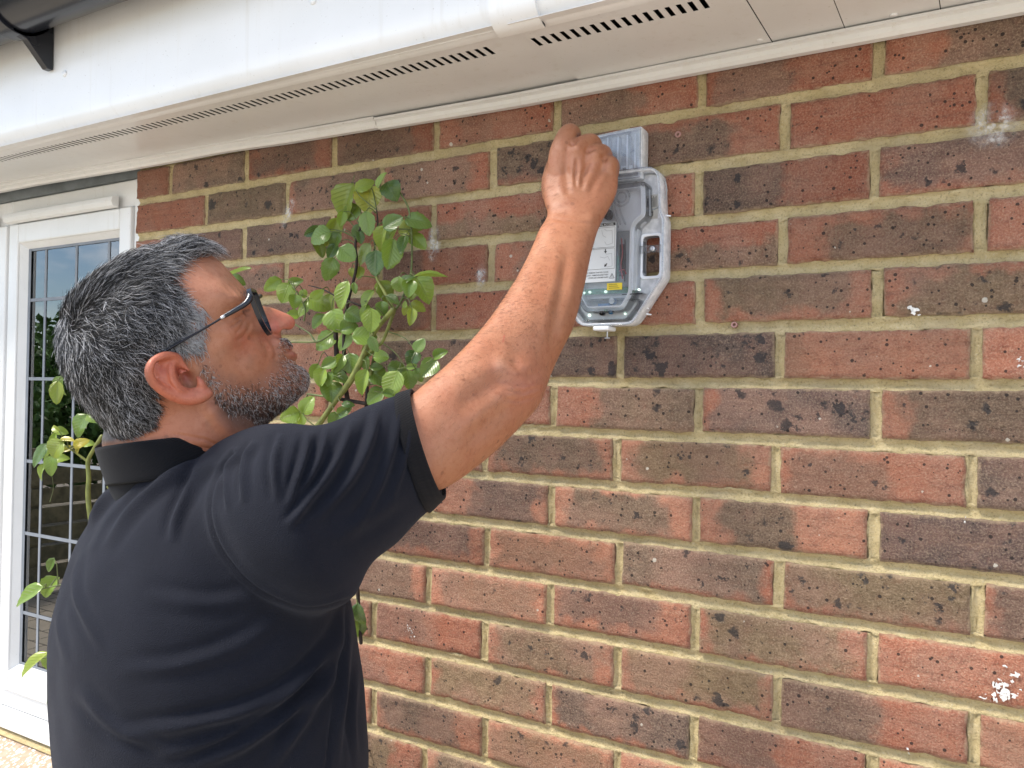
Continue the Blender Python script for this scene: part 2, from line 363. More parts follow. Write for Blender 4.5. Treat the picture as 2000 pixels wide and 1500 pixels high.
def mat_leaf():
    t = NT('rose_leaf'); p = t.coord('Object'); hue = t.attr('hue'); yel = t.attr('yel'); oi = t.n('ObjectInfo').outputs['Random']
    sp = t.n('SeparateXYZ'); t.l(p, sp.inputs[0])
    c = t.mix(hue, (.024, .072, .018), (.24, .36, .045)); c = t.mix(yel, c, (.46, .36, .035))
    n = t.noise(t.vadd(p, t.noise(p, 3, 2, .5, 'Color'), 0.), 4, 3)
    c = t.mix(t.ramp(n, .3, .75, 0, .6), c, t.mix(.5, c, (.16, .26, .06)))
    ay = t.math('ABSOLUTE', sp.outputs[1])
    vein = t.ramp(ay, .006, .02, 1, 0)
    sv = t.math('ABSOLUTE', t.math('SUBTRACT', t.math('FRACT', t.math('MULTIPLY', t.math('SUBTRACT', sp.outputs[0], t.math('MULTIPLY', ay, .75)), 7.5)), .5))
    side = t.ramp(sv, .02, .11, .8, 0)
    vn = t.math('MAXIMUM', vein, t.math('MULTIPLY', side, .6))
    c = t.mix(t.math('MULTIPLY', vn, .38), c, t.mix(.55, c, (.34, .46, .16)))
    edge = t.ramp(t.noise(p, 9, 2), .62, .75, 0, .35); c = t.mix(edge, c, (.20, .25, .03))
    t.b.inputs['Subsurface Weight'].default_value = 0
    m = t.set(color=c, rough=.30, spec=.6, normal=t.bump(vn, .5, .03))
    tr = t.n('BsdfTranslucent'); t.l(t.mix(.5, c, (.35, .5, .05)), tr.inputs[0]); ms = t.n('MixShader'); ms.inputs[0].default_value = .22
    t.l(t.b.outputs[0], ms.inputs[1]); t.l(tr.outputs[0], ms.inputs[2]); t.l(ms.outputs[0], t.t.nodes['Material Output'].inputs[0]); return m
def mat_glass(name, tint=(.9, .95, .93), ior=2.6, rough=.0):
    t = NT(name); fr = t.n('Fresnel'); fr.inputs[0].default_value = ior; g = t.n('BsdfGlossy'); g.inputs['Roughness'].default_value = rough
    tp = t.n('BsdfTransparent'); tp.inputs[0].default_value = rgba(tint); ms = t.n('MixShader')
    t.l(fr.outputs[0], ms.inputs[0]); t.l(tp.outputs[0], ms.inputs[1]); t.l(g.outputs[0], ms.inputs[2]); t.l(ms.outputs[0], t.t.nodes['Material Output'].inputs[0]); return t.m
def mat_clear():
    t = NT('clear_polycarbonate'); fr = t.n('Fresnel'); fr.inputs[0].default_value = 1.38; g = t.n('BsdfGlossy'); g.inputs['Roughness'].default_value = .06
    tp = t.n('BsdfTransparent'); tp.inputs[0].default_value = (.97, .98, .99, 1); df = t.n('BsdfTranslucent'); df.inputs[0].default_value = (.85, .88, .93, 1)
    d2 = t.n('BsdfDiffuse'); d2.inputs[0].default_value = (.8, .83, .88, 1)
    m0 = t.n('MixShader'); m0.inputs[0].default_value = .5; t.l(df.outputs[0], m0.inputs[1]); t.l(d2.outputs[0], m0.inputs[2])
    m1 = t.n('MixShader'); m1.inputs[0].default_value = .10; t.l(tp.outputs[0], m1.inputs[1]); t.l(m0.outputs[0], m1.inputs[2])
    ms = t.n('MixShader'); t.l(fr.outputs[0], ms.inputs[0]); t.l(m1.outputs[0], ms.inputs[1]); t.l(g.outputs[0], ms.inputs[2]); t.l(ms.outputs[0], t.t.nodes['Material Output'].inputs[0]); return t.m
def mat_frost():
    t = NT('frosted_polycarbonate'); p = t.pos(); n = t.noise(p, 90, 4)
    t.set(color=t.mix(t.ramp(n, .35, .7), (.86, .88, .92), (.95, .96, .98)), rough=.12, spec=.7); tp = t.n('BsdfTransparent'); tp.inputs[0].default_value = (.94, .96, .98, 1); ms = t.n('MixShader'); t.l(t.ramp(n, .3, .75, .48, .26), ms.inputs[0])
    t.l(t.b.outputs[0], ms.inputs[1]); t.l(tp.outputs[0], ms.inputs[2]); t.l(ms.outputs[0], t.t.nodes['Material Output'].inputs[0]); return t.m
M = dict(frost=mat_frost(), brick=mat_brick(), mortar=mat_mortar(), pvc=mat_pvc(), skin=mat_skin(), hair=mat_hair(), cloth=mat_cloth(), rib=mat_rib(), leaf=mat_leaf(),
         glass=mat_glass('window_glass'), clear=mat_clear(), lens=mat_glass('lens_glass', (.95, .96, .94), 1.35),
         lead=mat_simple('lead_strip', (.20, .22, .25), .55), flash=mat_simple('grey_flashing', (.16, .18, .19), .7, .2, 20, .2),
         black=mat_simple('black_plastic', (.012, .014, .020), .22), dark=mat_simple('void_shade_black', (.01, .01, .011), .9),
         metal=mat_simple('dark_metal', (.03, .03, .035), .3, metal=.8), zinc=mat_simple('zinc_screw', (.55, .56, .58), .35, metal=.9),
         milky=mat_simple('milky_plastic', (.84, .86, .90), .22, .04, 60), paper=mat_simple('label_paper', (.70, .73, .75), .55, .02),
         ink=mat_simple('print_black', (.015, .015, .017), .6), inkg=mat_simple('print_grey', (.30, .32, .34), .6), yellow=mat_simple('yellow_sticker', (.72, .55, .03), .5), ylink=mat_simple('sticker_print', (.28, .22, .02), .5),
         beige=mat_simple('rating_label', (.42, .40, .36), .5), pcb=mat_simple('circuit_board', (.55, .58, .60), .4, .06, 90), green=mat_simple('green_board', (.12, .30, .20), .35, .3, 200),
         blue=mat_simple('blue_relay', (.02, .16, .38), .35), white=mat_simple('white_plastic', (.78, .80, .82), .3, .03),
         stemg=mat_simple('green_cane', (.17, .19, .045), .5, .3, 60, .3), stemd=mat_simple('old_cane', (.028, .018, .014), .8, .4, 90, .4), stemt=mat_simple('rose_twig', (.10, .13, .035), .55, .3, 60),
         trouser=mat_simple('charcoal_twill', (.02, .02, .024), .9), shoe=mat_simple('black_leather', (.015, .014, .013), .4),
         plug=mat_simple('wall_plug', (.38, .21, .19), .5), lime=mat_simple('lime_splash', (.62, .61, .58), .9, .2, 300, .4), room=mat_simple('room_paint', (.10, .10, .095), .9),
         tile=mat_simple('roof_tile', (.13, .065, .045), .85, .3, 12), wood=mat_simple('fence_wood', (.17, .15, .085), .8, .35, 14, .3),
         bark=mat_simple('bark', (.07, .05, .035), .9, .3, 20, .5), crown=mat_simple('tree_leaf', (.11, .21, .05), .6, .45, 3), led=NT('led_lens').set(color=(.8, .95, .85), emit=(.75, 1, .85), emits=.45, rough=.2))

# ------------------------------------------------------------------ ground and wall
Z0 = 1.66+.4308                       # centre height of the top course
XW = -1.234                           # where the brickwork ends at the window
mb = MB(); mb.add([(-60, -60, 0), (60, -60, 0), (60, 60, 0), (-60, 60, 0)], [(0, 1, 2, 3)])
def mat_ground():
    t = NT('patio'); p = t.pos(); b = t.n('TexBrick'); b.inputs['Scale'].default_value = 1.6; b.inputs['Mortar Size'].default_value = .012
    b.inputs['Color1'].default_value = (.48, .42, .33, 1); b.inputs['Color2'].default_value = (.54, .47, .37, 1); b.inputs['Mortar'].default_value = (.16, .14, .11, 1); t.l(p, b.inputs['Vector'])
    return t.set(color=t.mix(t.ramp(t.noise(p, 6, 5), .35, .7, 0, .3), b.outputs['Color'], (.34, .31, .26)), rough=.9)
g = mb.build('ground', mat_ground()); g['kind'] = 'structure'

GX, GZ, BL, BH = .225, .075, .2115, .0600
SPEC = {  # (row, left joint): hue, dark, u0, u1, v0, v1, tone, spots
 (0, 1): (.2, .9, .3, 1, 0, 1, .3, .8), (0, 0): (.05, .75, .05, .55, 0, .9, .2, .8), (0, -1): (.0, .85, 0, .6, 0, .7, .3, .9), (0, -2): (.0, .5, .15, .5, 0, 1, .2, .5), (0, -3): (.1, .85, 0, .8, 0, 1, .3, .9),
 (0, -4): (.1, .8, .05, .85, .1, 1, .2, .9), (0, -5): (.1, 1, 0, 1, 0, 1, .3, 1.3), (0, -6): (.15, .3, 0, 1, 0, 1, .2, .4),
 (1, 1.5): (.2, 1, .1, 1, 0, 1, .3, 1.2), (1, .5): (.12, 0, 0, 1, 0, 1, 0, .5), (1, -.5): (.2, .9, 0, .68, 0, .8, .3, 1), (1, -1.5): (.2, .95, 0, .9, .1, 1, .4, 1.4), (1, -2.5): (.15, .85, .05, .85, 0, 1, .4, 1.6),
 (1, -3.5): (.3, .95, .1, 1, 0, 1, .3, 1), (1, -4.5): (.2, 1, 0, 1, 0, 1, .6, .9), (1, -5.5): (.2, .1, 0, .3, 0, .5, .2, .5),
 (2, 1): (.1, .85, .05, .9, .1, 1, .1, 1.1), (2, 0): (.1, .95, 0, .54, 0, 1, .2, 1), (2, -1): (.25, .5, .3, .8, .1, .7, .3, .7), (2, -2): (.05, .9, 0, 1, 0, .48, .7, 1.2), (2, -3): (.3, .05, 0, .3, 0, 1, .2, .5),
 (2, -4): (.3, .95, 0, 1, 0, 1, .2, .9), (2, -5): (.3, .8, .1, 1, 0, 1, .1, .7), (2, -6): (.3, .3, 0, .5, 0, 1, .1, .5),
 (3, 1.5): (.35, 0, 0, 1, 0, 1, .2, .5), (3, .5): (.5, .85, .22, .98, 0, .82, .55, 1.1), (3, -.5): (.05, .85, 0, 1, 0, .52, .5, 1.1), (3, -1.5): (.5, .7, .2, .8, .1, .9, .5, .7), (3, -2.5): (.1, .7, 0, .4, 0, 1, .1, .7),
 (3, -3.5): (.9, .25, .3, .8, .1, .7, .6, .7), (3, -4.5): (.4, .85, .05, .95, .1, .9, .3, .8), (3, -5.5): (.3, .5, .3, .9, 0, 1, .2, .6),
 (4, 1): (.55, .95, .08, 1, 0, .86, .75, 1.1), (4, 0): (.55, .95, .12, .9, .2, 1, .65, 1), (4, -1): (.25, .3, .1, .6, 0, .6, .3, .7), (4, -2): (.12, .15, 0, .4, 0, .5, .2, .5), (4, -3): (.1, .7, .1, .9, 0, 1, .1, .7), (4, -4): (.4, .8, .1, .9, 0, 1, .3, .7), (4, -5): (.3, .8, .1, .9, 0, 1, .3, .7),
 (5, 1.5): (.35, .5, .25, .8, .2, .8, 0, .7), (5, .5): (.75, .35, 0, .13, 0, 1, .6, .5), (5, -.5): (.1, 1, -.1, 1, -.1, 1, .05, 1.7), (5, -1.5): (.2, 1, 0, 1, 0, 1, .15, 1.6), (5, -2.5): (.2, .95, 0, 1, 0, 1, .3, 1.5), (5, -3.5): (.7, .15, .2, .6, 0, 1, .3, .6),
 (6, 1): (.6, .95, .13, 1, -.1, 1, .4, 1.1), (6, 0): (.4, 1, .08, 1, -.1, 1.1, .05, 1.5), (6, -1): (.3, .95, .3, 1, 0, 1, .5, 1), (6, -2): (.2, .2, 0, .6, 0, 1, .2, .6),
 (7, 1.5): (.3, 1, 0, 1, 0, 1, .15, 1.2), (7, .5): (.4, .55, .08, .62, 0, .9, .35, .9), (7, -.5): (.85, .9, .12, .88, .1, 1, .85, .9), (7, -1.5): (.6, .95, .1, .9, .12, 1, .4, 1.2), (7, -2.5): (.5, .7, .1, .8, 0, 1, .3, .9),
 (8, 1): (.2, 1, -.1, 1, -.1, 1.1, -.1, 1.2), (8, 0): (.75, .95, .14, .58, 0, 1, .45, 1.2), (8, -1): (.8, .95, .1, .86, .08, .92, .45, 1.1), (8, -2): (.75, .9, .36, .95, 0, 1, .1, .9), (8, -3): (.5, .7, .1, .8, 0, 1, .3, .9),
 (9, 1.5): (.25, .85, .05, .9, 0, 1, .2, .8), (9, .5): (.3, 1, .03, 1, .12, 1, .85, 1.1), (9, -.5): (.2, .95, 0, .95, .05, 1, .35, 1.2), (9, -1.5): (.8, .5, .05, .9, .1, .9, .55, .8), (9, -2.5): (.4, .8, .05, .9, .22, 1, .05, .6),
 (10, 1): (.3, .2, .12, .35, .1, .6, .4, .6), (10, 0): (.35, .95, .04, .9, .05, 1, .85, 1.1), (10, -1): (.4, .75, .04, .72, .22, 1, .1, 1), (10, -2): (.6, .6, .1, .95, .05, .9, .5, .8), (10, -3): (.5, .8, 0, .9, 0, 1, .3, .6),
 (11, 1.5): (.85, .25, .1, .6, .1, .9, .3, .7), (11, .5): (.15, .85, 0, .55, 0, 1, .25, 1), (11, -.5): (.5, .95, .06, .97, .15, 1, 1., 1.2), (11, -1.5): (.4, .9, .08, .92, .05, 1, .6, 1.1), (11, -2.5): (.15, .55, 0, .5, .1, 1, .05, .7),
 (12, 1): (.4, .7, .2, .9, 0, 1, .3, .8), (12, 0): (.3, .7, 0, .5, .1, 1, .15, .8), (12, -1): (.3, .95, .05, 1, .05, 1, .15, 1.2), (12, -2): (.3, .95, .05, .97, .05, 1, .85, 1), (12, -3): (.15, .5, 0, .6, 0, .7, .05, .7),
 (13, 1.5): (.5, .7, .1, .9, 0, 1, .3, .8), (13, .5): (.3, .9, .1, .9, 0, 1, .2, 1), (13, -.5): (.5, .6, .1, .9, 0, .9, .3, 1), (13, -1.5): (.75, .65, .05, .95, 0, .95, .7, 1.3), (13, -2.5): (.45, .95, .05, .8, .08, 1, .25, 1), (13, -3.5): (.5, .6, .1, .8, 0, 1, .3, .8)}
ROWDX = {5: -.002, 6: .003, 7: -.0058, 8: .002, 9: .0012, 10: .0015, 12: .003, 13: .003, 2: -.002, 4: .002}
def brick_mesh(L, seed):
    r = np.random.default_rng(seed); H = BH; nx, nz = max(6, int(L/.0062)), 12
    u = np.linspace(-1, 1, nx); v = np.linspace(-1, 1, nz); X, Zz = np.meshgrid(u*L/2, v*H/2)
    P = np.stack([X, Zz], -1).reshape(-1, 2); e = np.minimum(L/2-np.abs(P[:, 0]), H/2-np.abs(P[:, 1]))
    nx_ = vnoise(P*26, seed, 3); nz_ = vnoise(P*31+5, seed+99, 3); k = np.exp(-np.maximum(e, 0)/.010)
    ch = np.zeros(len(P))
    for _ in range(r.integers(1, 4)):      # chipped arrises
        cx, cz = r.uniform(-L/2, L/2), r.choice([-1, 1])*H/2
        if r.random() < .4: cx, cz = r.choice([-1, 1])*L/2, r.uniform(-H/2, H/2)
        ch += np.exp(-((P[:, 0]-cx)**2+((P[:, 1]-cz)*1.6)**2)/(2*r.uniform(.003, .007)**2))
    Q = P.copy(); Q[:, 0] += np.sign(P[:, 0])*k*nx_*.0011; Q[:, 1] += k*nz_*.0013 - np.sign(P[:, 1])*np.clip(ch, 0, 1)*.0015*k
    y = .0020*np.clip(1-e/.0035, 0, 1)**2 + vnoise(P*18, seed+5, 3)*.0008 + np.clip(ch, 0, 1)*.003
    V = np.stack([Q[:, 0], y, Q[:, 1]], 1); n = len(V); idx = np.arange(n).reshape(nz, nx)
    F4 = np.stack([idx[:-1, :-1], idx[:-1, 1:], idx[1:, 1:], idx[1:, :-1]], -1).reshape(-1, 4)
    bd = np.concatenate([idx[0, :-1], idx[:-1, -1], idx[-1, :0:-1], idx[:0:-1, 0]]); B = V[bd].copy(); B[:, 1] = .05; m = len(bd)
    V = np.vstack([V, B, [[0, .05, 0]]]); j = np.arange(m); j2 = (j+1) % m
    S = np.stack([bd[j], n+j, n+j2, bd[j2]], 1)
    cap = np.stack([n+j2, n+j, np.full(m, n+m)], 1)
    me = mesh_np('brick', V, [F4, S, cap]); me.materials.append(M['brick']); return me
wall = empty('brick_wall', (0, .03, 0), 'weathered red and brown stock brick house wall with sandy mortar joints', 'wall')
variants = [brick_mesh(BL, 100+i) for i in range(16)]
joints = {}; r2 = random.Random(3); XR = 4*GX
for row in range(0, 28):
    odd = row % 2; dx = ROWDX.get(row, 0); z = Z0-row*GZ; ks = []; k = -6+(.5 if odd else 0)
    while k*GX < XR: ks.append(k); k += 1
    jj = []
    for k in ks:
        x0, x1 = k*GX+dx, (k+1)*GX+dx
        if x1 < XW+.02: continue
        jx = r2.uniform(-.0015, .0015)
        if x0 < XW+.03: L = x1-.006-XW; cx = XW+L/2; me = brick_mesh(L, 300+row); full = False
        else: L = BL; cx = (x0+x1)/2+jx; me = variants[r2.randrange(16)]; jj.append(x0)
        o = local_obj('brick', me, (cx, r2.uniform(-.0012, .0012), z+r2.uniform(-.0012, .0012)), wall, (r2.uniform(-.008, .008), r2.uniform(-.006, .006), 0))
        s = SPEC.get((row, k)) or (r2.random()*.8, r2.choice([.2, .8, .95, .95]), r2.uniform(0, .25), r2.uniform(.7, 1), 0, 1, r2.random(), r2.uniform(.6, 1.2))
        o['hue'], o['dk'], o['tone'], o['spot'], o['hl'] = float(s[0]), float(s[1]), float(s[6]), float(s[7]), float(L/2)
        ln = BL
        o['pu0'] = -.2 if s[2] <= 0 else (s[2]-.5)*ln; o['pu1'] = .2 if s[3] >= 1 else (s[3]-.5)*ln
        o['pv0'] = -.2 if s[4] <= 0 else (s[4]-.5)*BH; o['pv1'] = .2 if s[5] >= 1 else (s[5]-.5)*BH
    joints[row] = jj
# mortar: bucket-handle joints as shallow concave strips
mb = MB()
def strip(A, B, half, nl, horiz, seed):
    t = np.linspace(0, 1, nl); c = np.linspace(-1, 1, 9); T, Cc = np.meshgrid(t, c, indexing='ij')
    L = np.linalg.norm(np.subtract(B, A)); S = (T*L).reshape(-1); K = Cc.reshape(-1)
    edge = half*(1+.20*vnoise(np.stack([S*22, K*.4], 1), seed, 3)); off = K*edge
    y = .0088-.0066*np.abs(K)**2.0 + .0011*vnoise(np.stack([S*30, K*1.5], 1), seed+1, 3) + np.where(np.abs(K) > .95, .004, 0)
    base = np.asarray(A)[None]+(np.subtract(B, A))[None]*T.reshape(-1, 1); V = base.copy(); V[:, 1] = y
    if horiz: V[:, 2] += off
    else: V[:, 0] += off
    i = np.arange(nl-1)[:, None]; k = np.arange(8)[None]
    f = np.stack([i*9+k, (i+1)*9+k, (i+1)*9+k+1, i*9+k+1], -1).reshape(-1, 4)
    mb.add(V, f if not horiz else f[:, ::1])
for row in range(-1, 28):
    zb = Z0-row*GZ-GZ/2; strip((XW+.002, 0, zb), (XR, 0, zb), (GZ-BH)/2+.0024, 520 if row < 15 else 120, True, row+50)
    for x in joints.get(row, []): strip((x, 0, Z0-row*GZ-.029), (x, 0, Z0-row*GZ+.029), .0074, 16, False, int(x*1000)+row*7)
mb.box(XW+.001, XR, .011, .10, -.0, Z0+.06)
mo = mb.build('mortar', M['mortar'], wall, smooth=True)
# lime and paint splashes on the bricks (flat flakes of dried paint)
def flakes(cx, cy, sx, sy, n, ang, seed, rmax):
    r = np.random.default_rng(seed); m = MB(); c0 = onY(cx, cy, 0)
    for _ in range(n):
        a, b = r.normal()*sx, r.normal()*sy; px = a*math.cos(ang)-b*math.sin(ang); pz = a*math.sin(ang)+b*math.cos(ang)
        rad = r.uniform(.25, 1)**2*rmax; th = np.linspace(0, 6.283, 9, endpoint=False); q = rad*(.35+1.25*r.random(9)); st_ = r.uniform(.5, 1.6)
        V = np.stack([c0[0]+px+np.cos(th)*q*st_, np.full(9, -.0021-r.uniform(0, .0006)), c0[2]+pz+np.sin(th)*q/st_], 1)
        V = np.vstack([V, [[c0[0]+px, -.0028, c0[2]+pz]]]); m.add(V, None, [(9, i, (i+1) % 9) for i in range(9)])
    m.build('lime_splash', M['lime'], wall)
flakes(803, 1232, .0035, .010, 26, .25, 1, .0022); flakes(1960, 1342, .006, .012, 46, -.5, 2, .0035); flakes(1994, 703, .002, .003, 6, 0, 3, .003)
flakes(1790, 609, .004, .002, 7, 0, 4, .003); flakes(1776, 1462, .001, .003, 4, 0, 5, .0018); flakes(1884, 1016, .001, .002, 3, 0, 6, .0022)
def mat_bloom():
    t = NT('efflorescence'); p = t.coord('Object'); n = t.noise(p, 90, 6, .75); g = t.attr('fade', 'GEOMETRY', 'Fac')
    t.set(color=(.74, .73, .71), rough=.95); tp = t.n('BsdfTransparent'); ms = t.n('MixShader')
    t.l(t.math('MULTIPLY', t.ramp(n, .38, .66), t.math('MULTIPLY', g, .6)), ms.inputs[0]); t.l(tp.outputs[0], ms.inputs[1]); t.l(t.b.outputs[0], ms.inputs[2]); t.l(ms.outputs[0], t.t.nodes['Material Output'].inputs[0]); return t.m
BLOOM = mat_bloom()
def bloom(cx, cy, w, h, ang, seed):
    c0 = onY(cx, cy, 0); n = 17; u, v = np.meshgrid(np.linspace(-1, 1, n), np.linspace(-1, 1, n)); u = u.ravel(); v = v.ravel()
    x = u*w*math.cos(ang)-v*h*math.sin(ang); z = u*w*math.sin(ang)+v*h*math.cos(ang); V = np.stack([c0[0]+x, np.full(n*n, -.0042), c0[2]+z], 1)
    i = np.arange(n*n).reshape(n, n); me = mesh_np('lime_bloom', V, np.stack([i[:-1, :-1], i[:-1, 1:], i[1:, 1:], i[1:, :-1]], -1).reshape(-1, 4))
    fd = np.clip(1-np.sqrt(u*u+v*v), 0, 1)*(1+.5*vnoise(np.stack([u, v], 1)*1.2, seed, 3)); a = me.attributes.new('fade', 'FLOAT', 'POINT'); a.data.foreach_set('value', np.clip(fd*1.5, 0, 1).astype(np.float32))
    obj('lime_bloom', me, BLOOM, wall)
bloom(1940, 247, .030, .030, .4, 1); bloom(566, 415, .014, .034, -.5, 2); bloom(850, 478, .016, .034, 0, 3); bloom(942, 540, .012, .02, 0, 4); bloom(600, 270, .05, .006, 0, 7)

# ------------------------------------------------------------------ eaves: soffit, fascia, trims, vents
eav = empty('roof_eaves', (0, -.1, 2.12), 'white plastic eaves with slotted soffit vent and deep fascia above the bricks', 'eaves')
ZS = 2.124; YF = -.232; XL, XE = -3.2, 1.2; XJ = -.178
def sag(x): return np.clip((-x-.30)/1.0, 0, 1.3)*.018
def soffit(x0, x1, y0, y1, z, name='soffit_board', th=.0006):
    m = MB(); xs = np.linspace(x0, x1, max(2, int((x1-x0)/.05))); r = []
    for x in xs:
        zz = z+sag(x)*np.clip(1+y0/.25, 0, 1); za = z+sag(x)*np.clip(1+y1/.25, 0, 1)
        r.append([(x, y0, zz), (x, y1, za), (x, y1, za+th), (x, y0, zz+th)])
    m.loft(r); return m.build(name, M['pvc'], eav)
# slot geometry: a front strip, a back strip and bars between the slots
YV0, YV1 = -.1775, -.1515
for (a, b, dz) in ((XL, XJ-.0015, 0), (XJ+.0015, .100, -.003)):
    soffit(a, b, -.228, YV0, ZS+dz); soffit(a, b, YV1, -.006, ZS+dz)
    m = MB(); x = a; s0, s1 = (a, -.235) if a < -1 else (-.172, .060); pitch = .0140
    def bar(xa, xb):
        z = ZS+dz+sag((xa+xb)/2)*.33; m.box(xa, xb, YV0, YV1, z, z+.0006)
    n = int((s1-s0)/pitch); xx = a
    for i in range(n+1):
        xs = s0+i*pitch
        if i: bar(xx, xs)
        elif xs > a: bar(a, xs)
        xx = xs+.0064
    bar(xx, b); m.build('vent_grille', M['pvc'], eav)
for a, b in ((.1010, .1880), (.1890, .2940), (.2950, .52), (.521, XE)): soffit(a, b, -.228, -.006, ZS-.002)
m = MB(); m.loft([[(x, -.2275, z), (x, -.003, z), (x, -.003, z+.01), (x, -.2275, z+.01)] for x, z in ((XL, ZS+.034), (XE, ZS+.034))]); m.loft([[(x, -.0058, z), (x, -.0030, z), (x, -.0030, ZS+.0335), (x, -.0058, ZS+.0335)] for x, z in ((XL, ZS+.0245), (-1.3, ZS+.0245), (-.3, ZS+.0015), (XE, ZS+.0015))]); m.build('vent_light_block', M['dark'], eav)  # added dark sheets: stop light behind the slots, black stands for cavity shade
# fascia: a long board with a rounded lower edge, and a joint cover overlapping it
def fascia(x0, x1, y, name, off=0.):
    m = MB(); prof = [(-.228+.012, ZS-.001-off), (y+.030, ZS-.0035-off)]
    for q in np.linspace(-90, -180, 9): prof.append((y+.030+.030*math.cos(math.radians(q)), ZS+.0265-off+.030*math.sin(math.radians(q))))
    prof += [(y, ZS+.22), (y+.012, ZS+.22), (y+.012, ZS+.03), (-.216, ZS+.012)]
    xs = np.linspace(x0, x1, max(2, int((x1-x0)/.1))); m.loft([[(x, p[0], p[1]+sag(x)*.3) for p in prof] for x in xs]); o = m.build(name, M['pvc'], eav, smooth=True)
    o.modifiers.new('e', 'EDGE_SPLIT').split_angle = math.radians(40); return o
fascia(XL, XJ-.020, YF, 'fascia_board'); fascia(XJ+.004, XE, YF-.0015, 'fascia_board', .002); fascia(XJ-.021, XJ+.045, YF-.006, 'fascia_joint_cover', .005)
# wall trim (two lengths meeting at a butt joint)
def trim(x0, x1, dz):
    m = MB(); prof = [(-.002, 0), (-.012, 0), (-.0165, .004), (-.0175, .010), (-.024, .012), (-.024, .016), (-.002, .016)]
    xs = np.linspace(x0, x1, max(2, int((x1-x0)/.04)))
    m.loft([[(x, a, 2.1020+dz+b+sag(x)*1.0+.003*math.exp(-((x+.95)/.12)**2)) for a, b in prof] for x in xs]); m.build('soffit_trim', M['pvc'], eav)
trim(XL, -.5635, .004); trim(-.5615, XE, .0015)
for px, py in ((127, 144), (612, 2), (1500, 78)):          # nail caps
    if py < 200 and px < 700:
        p = onY(px, py, YF); m = MB(); th = np.linspace(0, 6.283, 16, endpoint=False)
        m.loft([[(p[0]+r*math.cos(t), p[1]+dy, p[2]+r*math.sin(t)) for t in th] for r, dy in ((.0058, .001), (.0058, -.0015), (.0045, -.003), (.0015, -.0036))]); m.build('nail_cap', M['white'], eav, smooth=True)
for x, y in ((.088, -.035), (.245, -.03)):
    m = MB(); th = np.linspace(0, 6.283, 14, endpoint=False); m.loft([[(x+r*math.cos(t), y+r*math.sin(t), ZS-.002+dz) for t in th] for r, dz in ((.0045, .001), (.0045, -.001), (.003, -.002))]); m.build('nail_cap', M['white'], eav, smooth=True)
m = MB(); m.loft([[(x, -.20, ZS+.225), (x, 3.2, 3.55), (x, 3.2, 3.62), (x, -.34, ZS+.255)] for x in (XL, XE)]); m.build('roof_slope', M['tile'], eav)
# gutter and bracket
gut = empty('gutter', (-1.2, -.29, 2.33), 'dark half-round gutter with its bracket at the top left corner', 'gutter')
GYc, GZc, GR = YF-.062, 2.345, .056
m = MB(); rings = []
for x in np.linspace(XL, XE, 12):
    a = [(x, GYc+GR*math.cos(t), GZc+GR*math.sin(t)) for t in np.linspace(math.pi, 2*math.pi, 22)]
    b = [(x, GYc+(GR-.003)*math.cos(t), GZc+(GR-.003)*math.sin(t)) for t in np.linspace(2*math.pi, math.pi, 22)]
    rings.append(a+b)
m.loft(rings); m.build('trough', M['black'], gut, smooth=True)
bx = onY(100, 60, YF)[0]
for xx in (bx, bx+.95):
    m = MB(); ri = []
    for x in (xx-.026, xx, xx+.012):
        a = [(x, GYc+(GR+.006)*math.cos(t), GZc+(GR+.006)*math.sin(t)) for t in np.linspace(math.pi*.97, 2*math.pi, 24)]
        b = [(x, GYc+(GR+.0015)*math.cos(t), GZc+(GR+.0015)*math.sin(t)) for t in np.linspace(2*math.pi, math.pi*.97, 24)]
        ri.append(a+b)
    m.loft(ri)
    prof = [(YF-.0015, GZc-.02), (YF-.0015, GZc-.105), (YF-.012, GZc-.105), (YF-.05, GZc-.065), (YF-.075, GZc-.058), (YF-.075, GZc-.05), (YF-.03, GZc-.03)]
    m.loft([[(x, y, z) for y, z in prof] for x in (xx-.004, xx+.012)])
    m.build('bracket', M['black'], gut, smooth=False, bevel=.0012)

